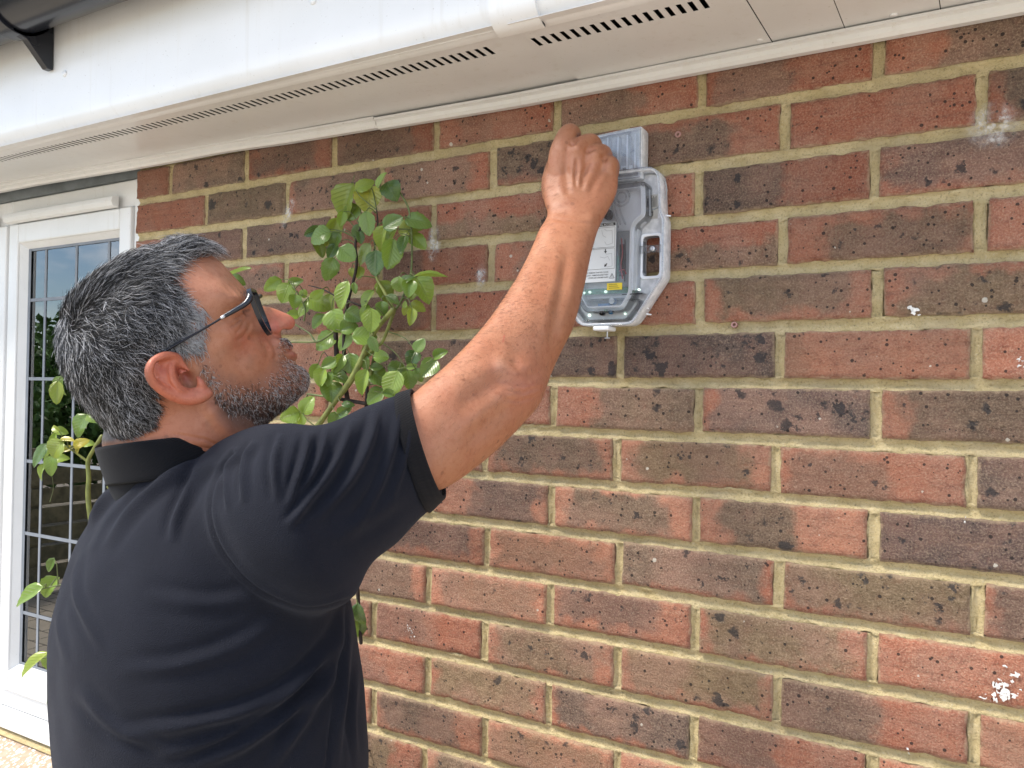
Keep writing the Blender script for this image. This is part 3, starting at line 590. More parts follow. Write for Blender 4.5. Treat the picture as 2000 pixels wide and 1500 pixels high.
# ------------------------------------------------------------------ window
win = empty('window', (-1.5, .05, .83), 'white plastic casement window with grey leaded glass left of the bricks', 'window')
def frame_member(x0, x1, z0, z1, y0, y1, name, bevel=.004):
    m = MB(); m.box(x0, x1, y0, y1, z0, z1); return m.build(name, M['pvc'], win, bevel=bevel)
WY = .012
for k, (gx0, gx1) in enumerate(((-1.705, -1.308), (-2.62, -1.797))):
    sx0, sx1 = gx0-.040, gx1+.040; gz0, gz1 = .966, 2.004
    sash = empty('casement', ((gx0+gx1)/2, WY, 1.5), None, None) if False else None
    for nm, a in (('sash_stile', (sx0, gx0, gz0-.05, gz1+.048)), ('sash_stile', (gx1, sx1, gz0-.05, gz1+.048)), ('sash_rail', (gx0, gx1, gz0-.05, gz0)), ('sash_rail', (gx0, gx1, gz1, gz1+.048))):
        o = frame_member(a[0], a[1], a[2], a[3], WY, WY+.06, nm)
    # bevelled glazing bead
    m = MB(); o_ = [(gx0-.001, gz0-.001), (gx1+.001, gz0-.001), (gx1+.001, gz1+.001), (gx0-.001, gz1+.001)]; i_ = [(gx0+.012, gz0+.012), (gx1-.012, gz0+.012), (gx1-.012, gz1-.012), (gx0+.012, gz1-.012)]
    R0 = [(x, WY+.004, z) for x, z in o_]; R1 = [(x, WY+.022, z) for x, z in i_]; m.add(R0+R1, [(j, (j+1) % 4, 4+(j+1) % 4, 4+j) for j in range(4)]); m.build('glazing_bead', M['pvc'], win)
    m = MB(); m.box(gx0, gx1, WY+.024, WY+.0265, gz0, gz1); gl = m.build('pane', M['glass'], win)
    m = MB(); m.box(gx0, gx1, WY+.044, WY+.0465, gz0, gz1); m.build('pane', M['glass'], win)
    g0 = gl
    vx = [gx1-.068-.1235*i for i in range(7) if gx1-.068-.1235*i > gx0+.02]
    for x in vx:
        for yy in (WY+.0225, WY+.0405):
            m = MB(); m.box(x-.0038, x+.0038, yy, yy+.0014, gz0+.012, gz1-.012); m.build('lead_strip', M['lead'], win)
    for z in (1.866, 1.674, 1.473, 1.297, 1.104):
        for yy in (WY+.0215, WY+.0395):
            m = MB(); m.box(gx0+.012, gx1-.012, yy, yy+.0014, z-.0038, z+.0038); m.build('lead_strip', M['lead'], win)
    for zz in (gz0+.012, gz1-.018):
        m = MB(); m.box(gx0+.012, gx1-.012, WY+.0212, WY+.0222, zz, zz+.006); m.build('lead_strip', M['lead'], win)
    m = MB(); m.box(gx0+.012, gx0+.022, WY+.0208, WY+.0218, gz0+.012, gz1-.012); m.build('lead_strip', M['lead'], win)
    # trickle vent hood
    m = MB(); vx0, vx1 = gx0-.034, gx1+.000; zt = 2.052
    m.loft([[(x, WY-.001, zt), (x, WY-.016, zt+.002), (x, WY-.020, zt+.012), (x, WY-.017, zt+.022), (x, WY-.001, zt+.027)] for x in (vx0, vx1)]); m.build('trickle_vent', M['pvc'], win, bevel=.0015)
frame_member(-1.7565, -1.7455, .84, 2.113, WY+.008, WY+.07, 'mullion'); frame_member(-1.2675, -1.2345, .84, 2.113, WY+.008, WY+.07, 'frame_jamb')
frame_member(-2.75, -1.2345, 2.0525, 2.113, WY+.0095, WY+.07, 'frame_head'); frame_member(-2.75, -1.2345, .872, .9155, WY+.0095, WY+.07, 'frame_bottom')
m = MB(); m.loft([[(x, WY+.06, .8715), (x, WY-.012, .869), (x, WY-.020, .860), (x, WY-.020, .838), (x, WY-.012, .834), (x, WY+.06, .834)] for x in (-2.75, -1.2345)]); m.build('cill', M['pvc'], win, bevel=.002)
m = MB(); m.box(-2.75, -1.2345, WY+.004, WY+.05, 2.1135, 2.16); m.build('lead_flashing', M['flash'], win)
# stone sill below, render wall under it
def mat_sill():
    t = NT('spar_dash_sill'); p = t.pos(); mp = t.n('Mapping'); mp.inputs['Rotation'].default_value = (0, 0, .6); mp.inputs['Scale'].default_value = (1, .5, 1); t.l(p, mp.inputs[0])
    vo = t.n('TexVoronoi'); vo.inputs['Scale'].default_value = 170; t.l(mp.outputs[0], vo.inputs['Vector']); vs = t.n('SeparateColor'); t.l(vo.outputs['Color'], vs.inputs[0])
    w = t.ramp(t.math('SUBTRACT', t.math('MULTIPLY', vs.outputs[0], .62), vo.outputs['Distance']), -.02, .06); n = t.noise(p, 60, 4)
    c = t.mix(t.ramp(n, .3, .7), (.33, .25, .17), (.45, .33, .25)); c = t.mix(w, c, (.74, .72, .68))
    return t.set(color=c, rough=.85, normal=t.bump(w, .5, .003))
sill = empty('window_sill', (-2, -.02, .80), 'pebble dashed stone window sill at the bottom left corner', 'sill')
m = MB(); m.loft([[(x, .05, .8335), (x, -.105, .792), (x, -.105, .735), (x, .05, .735)] for x in np.linspace(-2.75, XW-.002, 12)]); m.build('slab', mat_sill(), sill, bevel=.004)
m = MB(); m.loft([[(x, .012, .8335), (x, -.012, .8240), (x, -.010, .8205), (x, .012, .826)] for x in (-2.74, XW-.003)]); m.build('mortar_fillet', M['mortar'], sill)
uw = empty('rendered_wall', (-2, .06, 0), 'rendered wall beneath the window sill', 'wall'); m = MB(); m.box(-2.75, XW-.002, .015, .12, 0, .7345); m.build('render_panel', M['beige'], uw)
m = MB()
for b in ((-3.2, 1.0, 2.9, 3.0, 0, 2.4), (-3.3, -3.2, .13, 3.0, 0, 2.4), (-1.0, -.9, .13, 3.0, 0, 2.4), (-3.3, -.9, .13, 3.0, 2.4, 2.5), (-3.2, -2.75, .02, .12, 0, 2.15)): m.box(*b)
rm = m.build('room', M['room']); rm['kind'] = 'structure'

# ------------------------------------------------------------------ what the window mirrors: fence and trees across the garden
fen = empty('garden_fence', (-6.2, -4, 0), 'brown slatted garden fence reflected in the leaded window', 'fence')
for z in np.arange(.08, 1.0, .155):
    m = MB(); m.box(-6.2, -6.18, -9, .6, z, z+.13); m.build('slat', M['wood'], fen, bevel=.004)
for y in np.arange(-9, .7, 1.6): m = MB(); m.box(-6.30, -6.201, y, y+.09, 0, 1.15); m.build('post', M['wood'], fen)
def tree(x, y, h, r, seed, label):
    t = empty('garden_tree', (x, y, 0), label, 'tree', 'trees mirrored in the window'); g = np.random.default_rng(seed); m = MB()
    m.tube([(x, y, 0), (x+.05, y, h*.35), (x-.04, y+.05, h*.75)], [.09, .07, .02], 8)
    for i in range(7):
        a = g.uniform(0, 6.28); z = h*g.uniform(.3, .7); m.tube([(x, y, z), (x+r*.5*math.cos(a), y+r*.5*math.sin(a), z+.3), (x+r*.85*math.cos(a), y+r*.85*math.sin(a), z+.5)], [.03, .02, .006], 5)
    m.build('trunk', M['bark'], t, smooth=True); n = 9000
    d = g.normal(size=(n, 3)); d /= np.linalg.norm(d, axis=1)[:, None]; rad = g.uniform(.35, 1, n)**.6*(1+.25*vnoise(d*1.1, seed, 3))
    P = np.array([x, y, h*.58])+d*rad[:, None]*np.array([r, r, h*.46]); A = g.normal(size=(n, 3)); A /= np.linalg.norm(A, axis=1)[:, None]; B = np.cross(A, g.normal(size=(n, 3))); B /= np.linalg.norm(B, axis=1)[:, None]
    s = g.uniform(.04, .085, n)[:, None]; V = np.stack([P-A*s, P+B*s*.5, P+A*s, P-B*s*.5], 1).reshape(-1, 3); me = mesh_np('crown', V, np.arange(4*n).reshape(-1, 4), False); obj('crown', me, M['crown'], t)['kind'] = 'stuff'
tree(-9.2, -3.2, 2.35, 1.5, 1, 'leftmost bushy tree behind the fence mirrored in the glass'); tree(-9.6, -5.6, 2.6, 1.7, 2, 'tallest bushy tree behind the fence mirrored in the glass'); tree(-8.8, -1.2, 2.1, 1.2, 3, 'smallest tree nearest the house mirrored in the glass'); tree(-9.4, -8.0, 2.4, 1.6, 4, 'farthest bushy tree behind the fence mirrored in the glass')

# ------------------------------------------------------------------ the man
PB = W(410, 1500, .85); PB = np.array([PB[0], PB[1], 0.])
man = empty('person', tuple(PB), 'grey haired man in navy polo shirt and glasses reaching up to the box', 'person')
# head frame: sagittal plane facing the camera, turned a little away
HC = (340, 660); HD = .81; HO = W(*HC, HD); hc = ray(*HC); hc = hc/np.linalg.norm(hc)
_a = RI-hc*(RI@hc); _a /= np.linalg.norm(_a); hb = np.cross(_a, hc); hb = -hb if hb@UP < 0 else hb
DEL = math.radians(6); ha = math.cos(DEL)*_a+math.sin(DEL)*hc; hn = -(math.cos(DEL)*hc-math.sin(DEL)*_a)     # ha forward, hb up, hn towards the camera
def HL(px, py, lat=0.):
    r = ray(px, py); t = ((HO+hn*lat-CAM)@hn)/(r@hn); return CAM+r*t
OUT = [(484, 572), (499, 590), (510, 597), (528, 600), (550, 608), (569, 617), (577, 628), (573, 640), (560, 649), (549, 656), (550, 661), (561, 665), (567, 673), (570, 680), (565, 685), (574, 689), (580, 695), (577, 703), (579, 713), (592, 722), (600, 733), (602, 745),
       (597, 760), (580, 777), (560, 794), (535, 812), (520, 826), (480, 860), (420, 885), (350, 895), (280, 885), (225, 860), (200, 828), (172, 795), (145, 758), (127, 720), (118, 685), (117, 645), (128, 603), (155, 566), (195, 535), (240, 511), (290, 495), (340, 484), (385, 487), (425, 508), (458, 543), (476, 562)]
O2 = catmull_closed(OUT, 420); O3 = np.array([HL(*p) for p in O2]); OL = np.stack([(O3-HO)@ha, (O3-HO)@hb], 1)       # outline in head metres
WCTL = [(478, 612, .043), (492, 606, .034), (508, 606, .016), (528, 612, .0115), (536, 640, .0165), (552, 645, .0150), (556, 625, .0100), (566, 628, .0085), (516, 640, .026), (455, 650, .061), (415, 650, .067), (490, 652, .046), (518, 668, .034), (540, 668, .024), (405, 600, .067), (435, 560, .057),
        (462, 566, .041), (350, 700, .0735), (430, 760, .060), (480, 740, .052), (520, 720, .0405), (552, 690, .0245), (562, 680, .017), (570, 697, .015), (585, 745, .0195), (560, 735, .0295), (540, 775, .035), (500, 800, .036), (400, 785, .061), (450, 825, .050), (300, 600, .077), (250, 620, .078), (200, 640, .069), (150, 640, .046),
        (340, 530, .055), (260, 550, .062), (200, 760, .056), (160, 710, .051), (230, 820, .052), (320, 800, .060), (380, 520, .050), (420, 535, .046), (340, 660, .0775), (350, 860, .05), (455, 610, .055), (468, 585, .052), (480, 675, .050), (505, 690, .044)]
GP = 2.45
def outline_s(q):
    """radial fraction of head points q (metres)"""
    an = np.arctan2(OL[:, 1], OL[:, 0]); o = np.argsort(an); rr = np.hypot(OL[:, 0], OL[:, 1])[o]; an = an[o]
    a = np.arctan2(q[:, 1], q[:, 0]); return np.hypot(q[:, 0], q[:, 1])/np.interp(a, an, rr, period=2*np.pi)
cp = np.array([HL(x, y, w) for x, y, w in WCTL]); cq = np.stack([(cp-HO)@ha, (cp-HO)@hb], 1); cw = np.array([w for _, _, w in WCTL])
cs = np.clip(outline_s(cq), 0, .965); ch_ = cw/np.sqrt(1-cs**GP)
def mq(a, b): return np.sqrt(((a[:, None]-b[None])**2).sum(-1)+.010**2)
_wt = np.linalg.solve(mq(cq, cq)-np.eye(len(cq))*1e-4, ch_-ch_.mean())
def width(q, s):
    h = np.clip(mq(q, cq)@_wt+ch_.mean(), .008, .10); return h*np.sqrt(np.clip(1-s**GP, 0, 1))
NR = 84; NT_ = len(OL); sr = np.sin(np.linspace(0, np.pi/2, NR+1)); sr = .5*sr+.5*np.linspace(0, 1, NR+1)**.62
rings = []
for s in sr[1:]: q = OL*s; rings.append((q, width(q, np.full(NT_, s))))
c0 = width(np.zeros((1, 2)), np.zeros(1))[0]
near = [HO+q[:, :1]*ha+q[:, 1:]*hb+w[:, None]*hn for q, w in rings]; far = [HO+q[:, :1]*ha+q[:, 1:]*hb-w[:, None]*hn for q, w in rings]
head = np.array(near+far[-2::-1])
skin = MB(); skin.loft(head, cap=True)
HEADV = np.array(near).reshape(-1, 3); idx = np.arange(NR*NT_).reshape(NR, NT_)
HEADQ = np.stack([idx[:-1], np.roll(idx, -1, 1)[:-1], np.roll(idx, -1, 1)[1:], idx[1:]], -1).reshape(-1, 4)
def mirror(P): return P-2*np.outer((P-HO)@hn, hn)
# neck and upper chest
def ell(c, ax, bx, n=40, e=2.): 
    th = np.linspace(0, 2*np.pi, n, endpoint=False); c_, s_ = np.cos(th), np.sin(th)
    return c+np.outer(np.sign(c_)*np.abs(c_)**(2/e), ax)+np.outer(np.sign(s_)*np.abs(s_)**(2/e), bx)
skin.loft([ell(HL(360, 790), ha*.070, hn*.060), ell(HL(362, 820), ha*.071, hn*.062), ell(HL(358, 850), ha*.073, hn*.063), ell(HL(345, 885), ha*.066, hn*.060), ell(HL(340, 930), ha*.055, hn*.055), ell(HL(345, 990), ha*.05, hn*.05)])
skin.chain([HL(408, 800, .052), HL(440, 850, .045), HL(470, 890, .028)], [.012, .013, .012])          # neck muscle
# ears (built on the near side, mirrored)
EAR = [([(349, 700, .074), (340, 695, .081), (321, 695, .088), (302, 705, .093), (292, 722, .095), (296, 741, .093), (312, 757, .089), (336, 771, .085), (362, 779, .082), (388, 776, .080), (405, 769, .077)], [.0035, .0038, .0042, .0044, .0045, .0046, .0050, .0056, .0062, .0066, .0055]),
       ([(322, 706, .0800), (311, 722, .0812), (321, 745, .0805), (346, 766, .0780), (380, 770, .0755)], [.0060, .0068, .0072, .0072, .0070]), ([(346, 704, .0765), (345, 714, .077), (342, 728, .0775), (348, 746, .077)], [.0055, .0058, .0055, .005]),
       ([(340, 704, .0800), (337, 718, .0835), (338, 734, .0850), (346, 752, .0848), (362, 764, .0825)], [.0040, .0042, .0042, .0040, .0036]),
       ([(398, 760, .077), (392, 749, .079), (385, 738, .076)], [.004, .0042, .003]), ([(352, 708, .077), (366, 724, .0765), (362, 730, .076)], [.0035, .003, .002])]
for pts, rad in EAR:
    P = np.array([HL(*p) for p in pts]); skin.chain(P, rad, 12); skin.chain(mirror(P), rad, 12)
# right arm: silhouette stations (px left/top edge, px right/bottom edge, depth, thickness ratio)
ARM = [((690, 850), (740, 1000), .78, .9), ((760, 802), (812, 968), .815, .95), ((802, 772), (872, 952), .845, .97), ((868, 717), (940, 905), .875, .95), ((918, 667), (1002, 848), .905, .92), ((950, 630), (1052, 792), .930, .88), ((972, 600), (1075, 735), .948, .88),
       ((990, 572), (1097, 685), .965, .90), ((1012, 538), (1121, 635), .988, .90), ((1032, 497), (1141, 560), 1.018, .86), ((1052, 452), (1156, 490), 1.045, .78), ((1069, 420), (1172, 440), 1.066, .68), ((1064, 398), (1190, 408), 1.078, .56), ((1061, 372), (1203, 380), 1.088, .45), ((1063, 345), (1207, 352), 1.096, .37), ((1072, 318), (1203, 328), 1.103, .28)]
rings = []
for (l, r_, d, k) in ARM:
    A, B = W(*l, d), W(*r_, d); c = (A+B)/2; ax = (B-A)/2; rings.append(ell(c, ax, fw*np.linalg.norm(ax)*k, 40, 2.15))
R = np.array(rings); Rf = catmull(R.reshape(len(R), -1), 6).reshape(-1, 40, 3); skin.loft(Rf)
def C3(l): return np.array([W(*p) for p in l])
HAND = [([(1092, 345, 1.094), (1092, 312, 1.094), (1099, 286, 1.096), (1110, 260, 1.106), (1121, 263, 1.130), (1121, 285, 1.146)], [.0150, .0152, .0150, .0122, .0105, .0095]),
        ([(1122, 345, 1.092), (1124, 310, 1.090), (1128, 292, 1.092), (1155, 277, 1.112), (1164, 296, 1.135), (1150, 318, 1.14)], [.0150, .0150, .0145, .0112, .0105, .0095]),
        ([(1150, 350, 1.096), (1156, 318, 1.093), (1161, 302, 1.096), (1180, 300, 1.120), (1182, 325, 1.137), (1165, 340, 1.138)], [.0150, .0148, .0140, .0110, .0100, .009]),
        ([(1172, 365, 1.100), (1183, 340, 1.099), (1189, 322, 1.102), (1197, 330, 1.122), (1190, 355, 1.134), (1172, 362, 1.134)], [.0145, .0145, .0130, .0098, .009, .008]),
        ([(1085, 400, 1.095), (1079, 362, 1.112), (1085, 322, 1.128), (1104, 292, 1.138), (1116, 280, 1.148)], [.014, .0155, .0125, .0115, .0095])]
for P, r_ in HAND: skin.chain(C3(P), r_, 14)
# shoulder and left arm (mostly under the shirt)
skin.chain(C3([(700, 930, .775), (600, 1000, .77), (480, 1020, .82), (380, 1010, .86), (340, 1020, .93), (335, 1040, .99)]), [.045, .04, .045, .05, .045, .04])
TC = np.array([-.313, .85])                      # torso centre in camera right / depth
FA = math.radians(30)
def cam3(r, d, z): return np.array([CAM[0]+RI[0]*r+fw[0]*d, CAM[1]+RI[1]*r+fw[1]*d, z])
LARM = [cam3(-.41, 1.0, 1.50), cam3(-.47, 1.02, 1.38), cam3(-.49, 1.0, 1.27), cam3(-.40, 1.03, 1.19), cam3(-.27, 1.06, 1.14)]
skin.chain(LARM, [.048, .044, .040, .036, .027], 18)
hb0 = LARM[-1]; skin.chain([hb0, cam3(-.20, 1.07, 1.12), cam3(-.17, 1.07, 1.11)], [.030, .030, .026])
for k in range(4): skin.chain([cam3(-.18, 1.055+.017*k, 1.125-.006*k), cam3(-.14, 1.055+.017*k, 1.105-.006*k), cam3(-.125, 1.055+.016*k, 1.075-.004*k)], [.010, .009, .0075], 10)
skin.chain([cam3(-.22, 1.05, 1.12), cam3(-.18, 1.03, 1.10), cam3(-.155, 1.03, 1.085)], [.012, .011, .009], 10)
V, Q, E_ = remeshed(skin, .0014)
V = laplace(V, E_, 5, .5)
px, py, dep = project(V); rel = V-HO; lat = rel@hn
ishead = (np.linalg.norm(rel, axis=1) < .19) & (py < 900) & (px < 640)
nearV = V-np.outer(np.minimum(lat, 0)*2, hn)*ishead[:, None]; hx, hy, _ = project(nearV)      # far half of the head read through its mirror
N = normals(V, Q); facing = np.clip(-(N*((V-CAM)/dep[:, None])).sum(1)*2+.2, 0, 1)
X = np.where(ishead, hx, px); Y = np.where(ishead, hy, py); fc = np.where(ishead, 1., facing); vis = (ishead | (dep < 1.2)) & ((lat > .0) | ~ishead | (lat <= 0))
def dab(x, y, r, amt, asp=1., ang=0., mask=None):
    """push along the normal with a gaussian of r pixels"""
    c, s = math.cos(ang), math.sin(ang); u = (X-x)*c+(Y-y)*s; v = -(X-x)*s+(Y-y)*c
    return np.exp(-((u/(r*asp))**2+(v/r)**2)/2)*amt*fc*(mask if mask is not None else 1)
def crease(line, r, amt, ridge=0.):
    d, s, p = pdist(X, Y, line); e = np.clip(np.minimum(p, 1-p)*5, 0, 1)
    return (-np.exp(-(d/r)**2/2)*amt+ridge*np.exp(-((d-2*r)/r)**2/2))*e*fc
H = ishead.astype(float); Am = (~ishead & (px > 780) & (dep > .7)).astype(float); D = np.zeros(len(V))
# face: eye, lids, crow's feet, brow, nostril, wing of nose, lips, cheek
D += H*(dab(481, 607, 8, -.0045)+dab(472, 609, 5, .0028, 1.7, .5)+dab(466, 586, 7, .0022, 2.0, .7)+dab(556, 650, 3.2, -.0060, 1.7, -.35)+dab(539, 642, 6, .0022, 1.3, .8)+crease([(527, 628), (525, 640), (531, 652), (541, 657)], 2.2, .0020)
        + crease([(552, 690), (560, 687), (568, 685.5)], 2.0, .0022)+dab(568, 679, 4, .001)+dab(573, 694, 5, .0014)+dab(558, 705, 7, -.0018)+crease([(524, 660), (535, 672), (541, 690), (538, 705)], 4.2, .0019, .0008)
        + crease([(476, 612), (466, 619), (455, 624)], 1.7, .0019, .0007)+crease([(474, 619), (462, 631), (446, 640)], 1.7, .0019, .0007)+crease([(478, 624), (470, 640), (456, 652)], 1.9, .0015, .0005)+crease([(470, 606), (462, 606), (452, 603)], 1.6, .0012)
        + crease([(333, 704), (331, 720), (335, 742), (348, 761), (364, 768)], 3.2, -.0020)+crease([(352, 712), (362, 722), (374, 726)], 2.4, -.0014)+crease([(330, 703), (312, 711), (305, 726), (313, 744), (334, 760)], 3.6, .0009)+crease([(490, 628), (486, 642), (474, 658), (458, 668)], 3.0, .0010, .0004)+crease([(512, 665), (522, 684), (524, 706)], 3.5, .0006, .0003)+dab(455, 655, 16, .0020)+dab(470, 690, 18, -.0020)+dab(395, 690, 12, -.0012)+dab(364, 736, 8, -.0055, 1.5, .9)+dab(314, 718, 5, -.0020, 2.0, 1.15)+dab(352, 722, 4, -.0022, 1.6, 1.1))
for ln in ([(352, 868), (420, 878), (470, 905)], [(330, 846), (400, 858), (460, 885)]): D += H*crease(ln, 2.2, .0014, .0006)
for a in (0, 1, 2): D += H*crease([(438+9*a, 556-3*a), (452+7*a, 571-4*a), (462+5*a, 588-6*a)], 2.4, .0005, .0003)
# arm: elbow bones and hollows, forearm muscles, wrist, tendons, knuckles
D += Am*(dab(975, 712, 12, .0030, 1.2, -.5)+dab(1008, 692, 15, -.0018, 1.5, -.9)+dab(1010, 735, 22, .0030)+dab(1045, 757, 16, .0022)+crease([(960, 742), (995, 748), (1030, 742), (1055, 722)], 9, .0014, .0008)+crease([(1000, 700), (1012, 722), (1040, 738)], 6, .0011, .0006)
         + crease([(985, 762), (1020, 766), (1052, 755)], 3, .0012, .0008)+crease([(978, 778), (1010, 784), (1045, 775)], 3, .0008, .0005)+dab(1040, 620, 22, .0025, 2.0, 1.9)+crease([(1075, 690), (1085, 620), (1100, 550), (1110, 480)], 9, .0020, .0012)+crease([(890, 800), (950, 760), (985, 730)], 16, .0026, .0012)+crease([(905, 870), (960, 820), (1005, 790)], 14, .0018, .0014)
         + dab(1155, 425, 9, .0022)+dab(1098, 415, 12, -.0010)
         + crease([(1125, 372), (1124, 340), (1127, 305)], 3.2, .0022, .0016)+crease([(1132, 374), (1143, 338), (1154, 312)], 4.5, .0018, .0014)+crease([(1110, 385), (1106, 350), (1102, 320)], 6, .0010, .0010)+crease([(1150, 380), (1166, 350), (1176, 330)], 5, .0014, .0010)
         + dab(1127, 290, 5.5, .0022)+dab(1162, 300, 5.5, .0024)+dab(1191, 322, 6.5, .0022)+dab(1098, 292, 7, .0014)+crease([(1112, 283), (1120, 280), (1133, 266)], 2.8, .0040)+crease([(1140, 296), (1150, 296), (1168, 288)], 2.8, .0026)+crease([(1172, 303), (1180, 311), (1186, 316)], 3, .0022)
         + crease([(1070, 425), (1110, 432), (1165, 440)], 3.0, .0005, .0003)+crease([(1064, 406), (1090, 395), (1120, 380)], 6, -.0008))
D += Am*.00022*vnoise(V*14, 3, 2)
V = V+N*D[:, None]; V = laplace(V, E_, 1, .35)
# skin colour: ruddy ear, nose, neck; tan arm; stubble shadow; scalp under hair; shade painted into hollows
N = normals(V, Q); px, py, dep = project(V); col = np.tile(np.array([.415, .175, .092]), (len(V), 1))
HAIRP = [(402, 502), (398, 478), (380, 462), (330, 455), (240, 485), (150, 540), (95, 610), (90, 700), (120, 790), (170, 850), (185, 875), (225, 870), (262, 842), (300, 826), (303, 790), (296, 765), (283, 735), (282, 700), (300, 685), (330, 678), (352, 684), (385, 694), (398, 680), (402, 655), (408, 620), (402, 600), (380, 590), (352, 568), (326, 548), (335, 528), (368, 510)]
BEARD = [(386, 692), (402, 690), (420, 712), (440, 735), (470, 742), (505, 738), (530, 722), (541, 700), (541, 678), (545, 661), (556, 657), (570, 668), (574, 676), (560, 680), (551, 690), (562, 700), (572, 704), (580, 712), (600, 722), (612, 745), (605, 770), (570, 800), (530, 835), (490, 850), (455, 838), (430, 815), (418, 785), (416, 765), (402, 745), (388, 718)]
def soft(poly, w):
    ins = pip(X, Y, poly); d, _, _ = pdist(X, Y, list(poly)+[poly[0]]); return np.clip(.5+np.where(ins, d, -d)/w, 0, 1)
def blend(c, m): 
    global col; m = np.clip(m, 0, 1)[:, None]; col = col*(1-m)+np.array(c)*m
blend((.385, .168, .090), .9*(1-H)*(px > 700)); blend((.43, .145, .078), H*.5*(Y > 780)*(X > 250))
def spot(x, y, r, a=1.): return H*np.exp(-(((X-x)**2+(Y-y)**2)/(2*r*r)))*a
blend((.50, .135, .095), spot(555, 632, 22, .75)+spot(520, 655, 25, .35)); blend((.46, .20, .12), spot(400, 550, 35, .6)); blend((.39, .15, .085), spot(460, 665, 30, .5))
ear = H*((np.abs((V-HO)@hn) > .0765) & (X < 420) & (X > 275) & (Y > 680) & (Y < 795)); blend((.50, .145, .085), ear*.75); blend((.42, .10, .07), spot(316, 720, 8, .5)+spot(364, 738, 9, .9)+spot(349, 722, 5, .6))  # ruddy ear; its hollows darker, recess shade painted into the colour
blend((.30, .11, .065), spot(474, 612, 12, .45)+spot(492, 618, 8, .4)); blend((.44, .115, .07), spot(470, 668, 16, .45)); blend((.33, .15, .085), H*np.clip(vnoise(V*45, 21, 3), 0, 1)*.45*(X > 400)); blend((.50, .23, .14), H*np.clip(vnoise(V*38, 22, 3), 0, 1)*.35*(X > 380)); blend((.36, .10, .075), spot(567, 679, 4.5, .8)+spot(572, 693, 5.5, .75)); blend((.10, .03, .025), spot(556, 650, 3., .9)); blend((.10, .05, .04), H*np.exp(-(pdist(X, Y, [(476, 611), (484, 606), (489, 604)])[0]/2.0)**2)*.9)  # eye socket and nostril shade painted in; also cheek mottling, lips, eye slit
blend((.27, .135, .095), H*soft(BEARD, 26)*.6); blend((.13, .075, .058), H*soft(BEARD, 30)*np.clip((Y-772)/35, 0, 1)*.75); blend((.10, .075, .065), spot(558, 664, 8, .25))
blend((.035, .032, .032), H*soft(HAIRP, 26)*np.clip((365-X)/30, .10, 1)*.97)
tq = (~ishead) & (px > 780); blend((.44, .165, .11), tq*np.exp(-(((px-1030)**2+(py-755)**2)/(2*38**2)))*.55); blend((.40, .07, .05), tq*np.exp(-(pdist(px, py, [(985, 655), (984, 661), (982, 668)])[0]/1.1)**2)*.9)
blend((.37, .145, .08), tq*np.clip(vnoise(V*22, 23, 3), 0, 1)*.28); blend((.50, .225, .13), tq*np.clip(vnoise(V*26, 24, 3), 0, 1)*.35); blend((.54, .30, .205), tq*np.exp(-(((px-975)**2+(py-712)**2)/(2*10**2)))*.5)
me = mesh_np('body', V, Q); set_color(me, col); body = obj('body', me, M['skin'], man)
BODY = (V.copy(), N.copy(), px.copy(), py.copy(), dep.copy())

# ------------------------------------------------------------------ polo shirt
fd = RI*math.cos(FA)+fw*math.sin(FA); fd[2] = 0; fd /= np.linalg.norm(fd); ld = -RI*math.sin(FA)+fw*math.cos(FA); ld[2] = 0; ld /= np.linalg.norm(ld)
TOR = [(.97, -.335, .885, .128, .185), (1.08, -.328, .875, .130, .186), (1.18, -.320, .862, .139, .192), (1.26, -.314, .852, .147, .199), (1.35, -.319, .850, .149, .203), (1.43, -.327, .850, .144, .203), (1.49, -.327, .850, .128, .188), (1.535, -.321, .852, .112, .165), (1.558, -.316, .850, .100, .140), (1.580, -.316, .845, .088, .108), (1.592, -.316, .84, .074, .078)]
sh = MB(); R = np.array([ell(cam3(r+.014, d, z), fd*a*.97, ld*b*.97, 64, 2.3) for z, r, d, a, b in TOR]); sh.loft(catmull(R.reshape(len(R), -1), 5).reshape(-1, 64, 3))
SLV = [((395, 935), (590, 1200), .770, 1.), ((455, 898), (640, 1192), .738, 1.), ((545, 846), (692, 1166), .732, 1.), ((620, 830), (722, 1105), .752, 1.), ((700, 797), (772, 1062), .785, 1.), ((760, 776), (826, 1012), .815, 1.), ((802, 762), (868, 972), .842, 1.)]
rings = []
for (l, r_, d, k) in SLV:
    A, B = W(*l, d), W(*r_, d); ax = (B-A)/2; rings.append(ell((A+B)/2, ax, fw*np.linalg.norm(ax)*k, 40, 2.05))
SR = np.array(rings); SF = catmull(SR.reshape(len(SR), -1), 6).reshape(-1, 40, 3); sh.loft(SF)
sh.chain(C3([(570, 945, .735), (510, 946, .755), (450, 974, .785), (400, 990, .81), (345, 1000, .85)]), [.055, .052, .047, .045, .045], 24)
sh.chain(C3([(400, 990, .785), (330, 1010, .785), (255, 1015, .815)]), [.038, .040, .040], 24)
sh.chain([cam3(-.33, .88, 1.52), cam3(-.37, .95, 1.53), cam3(-.41, 1.0, 1.50), cam3(-.465, 1.02, 1.39), cam3(-.485, 1.0, 1.285)], [.06, .062, .064, .061, .060], 24)
SV, SQ, SE = remeshed(sh, .0028); SV = laplace(SV, SE, 26, .5)
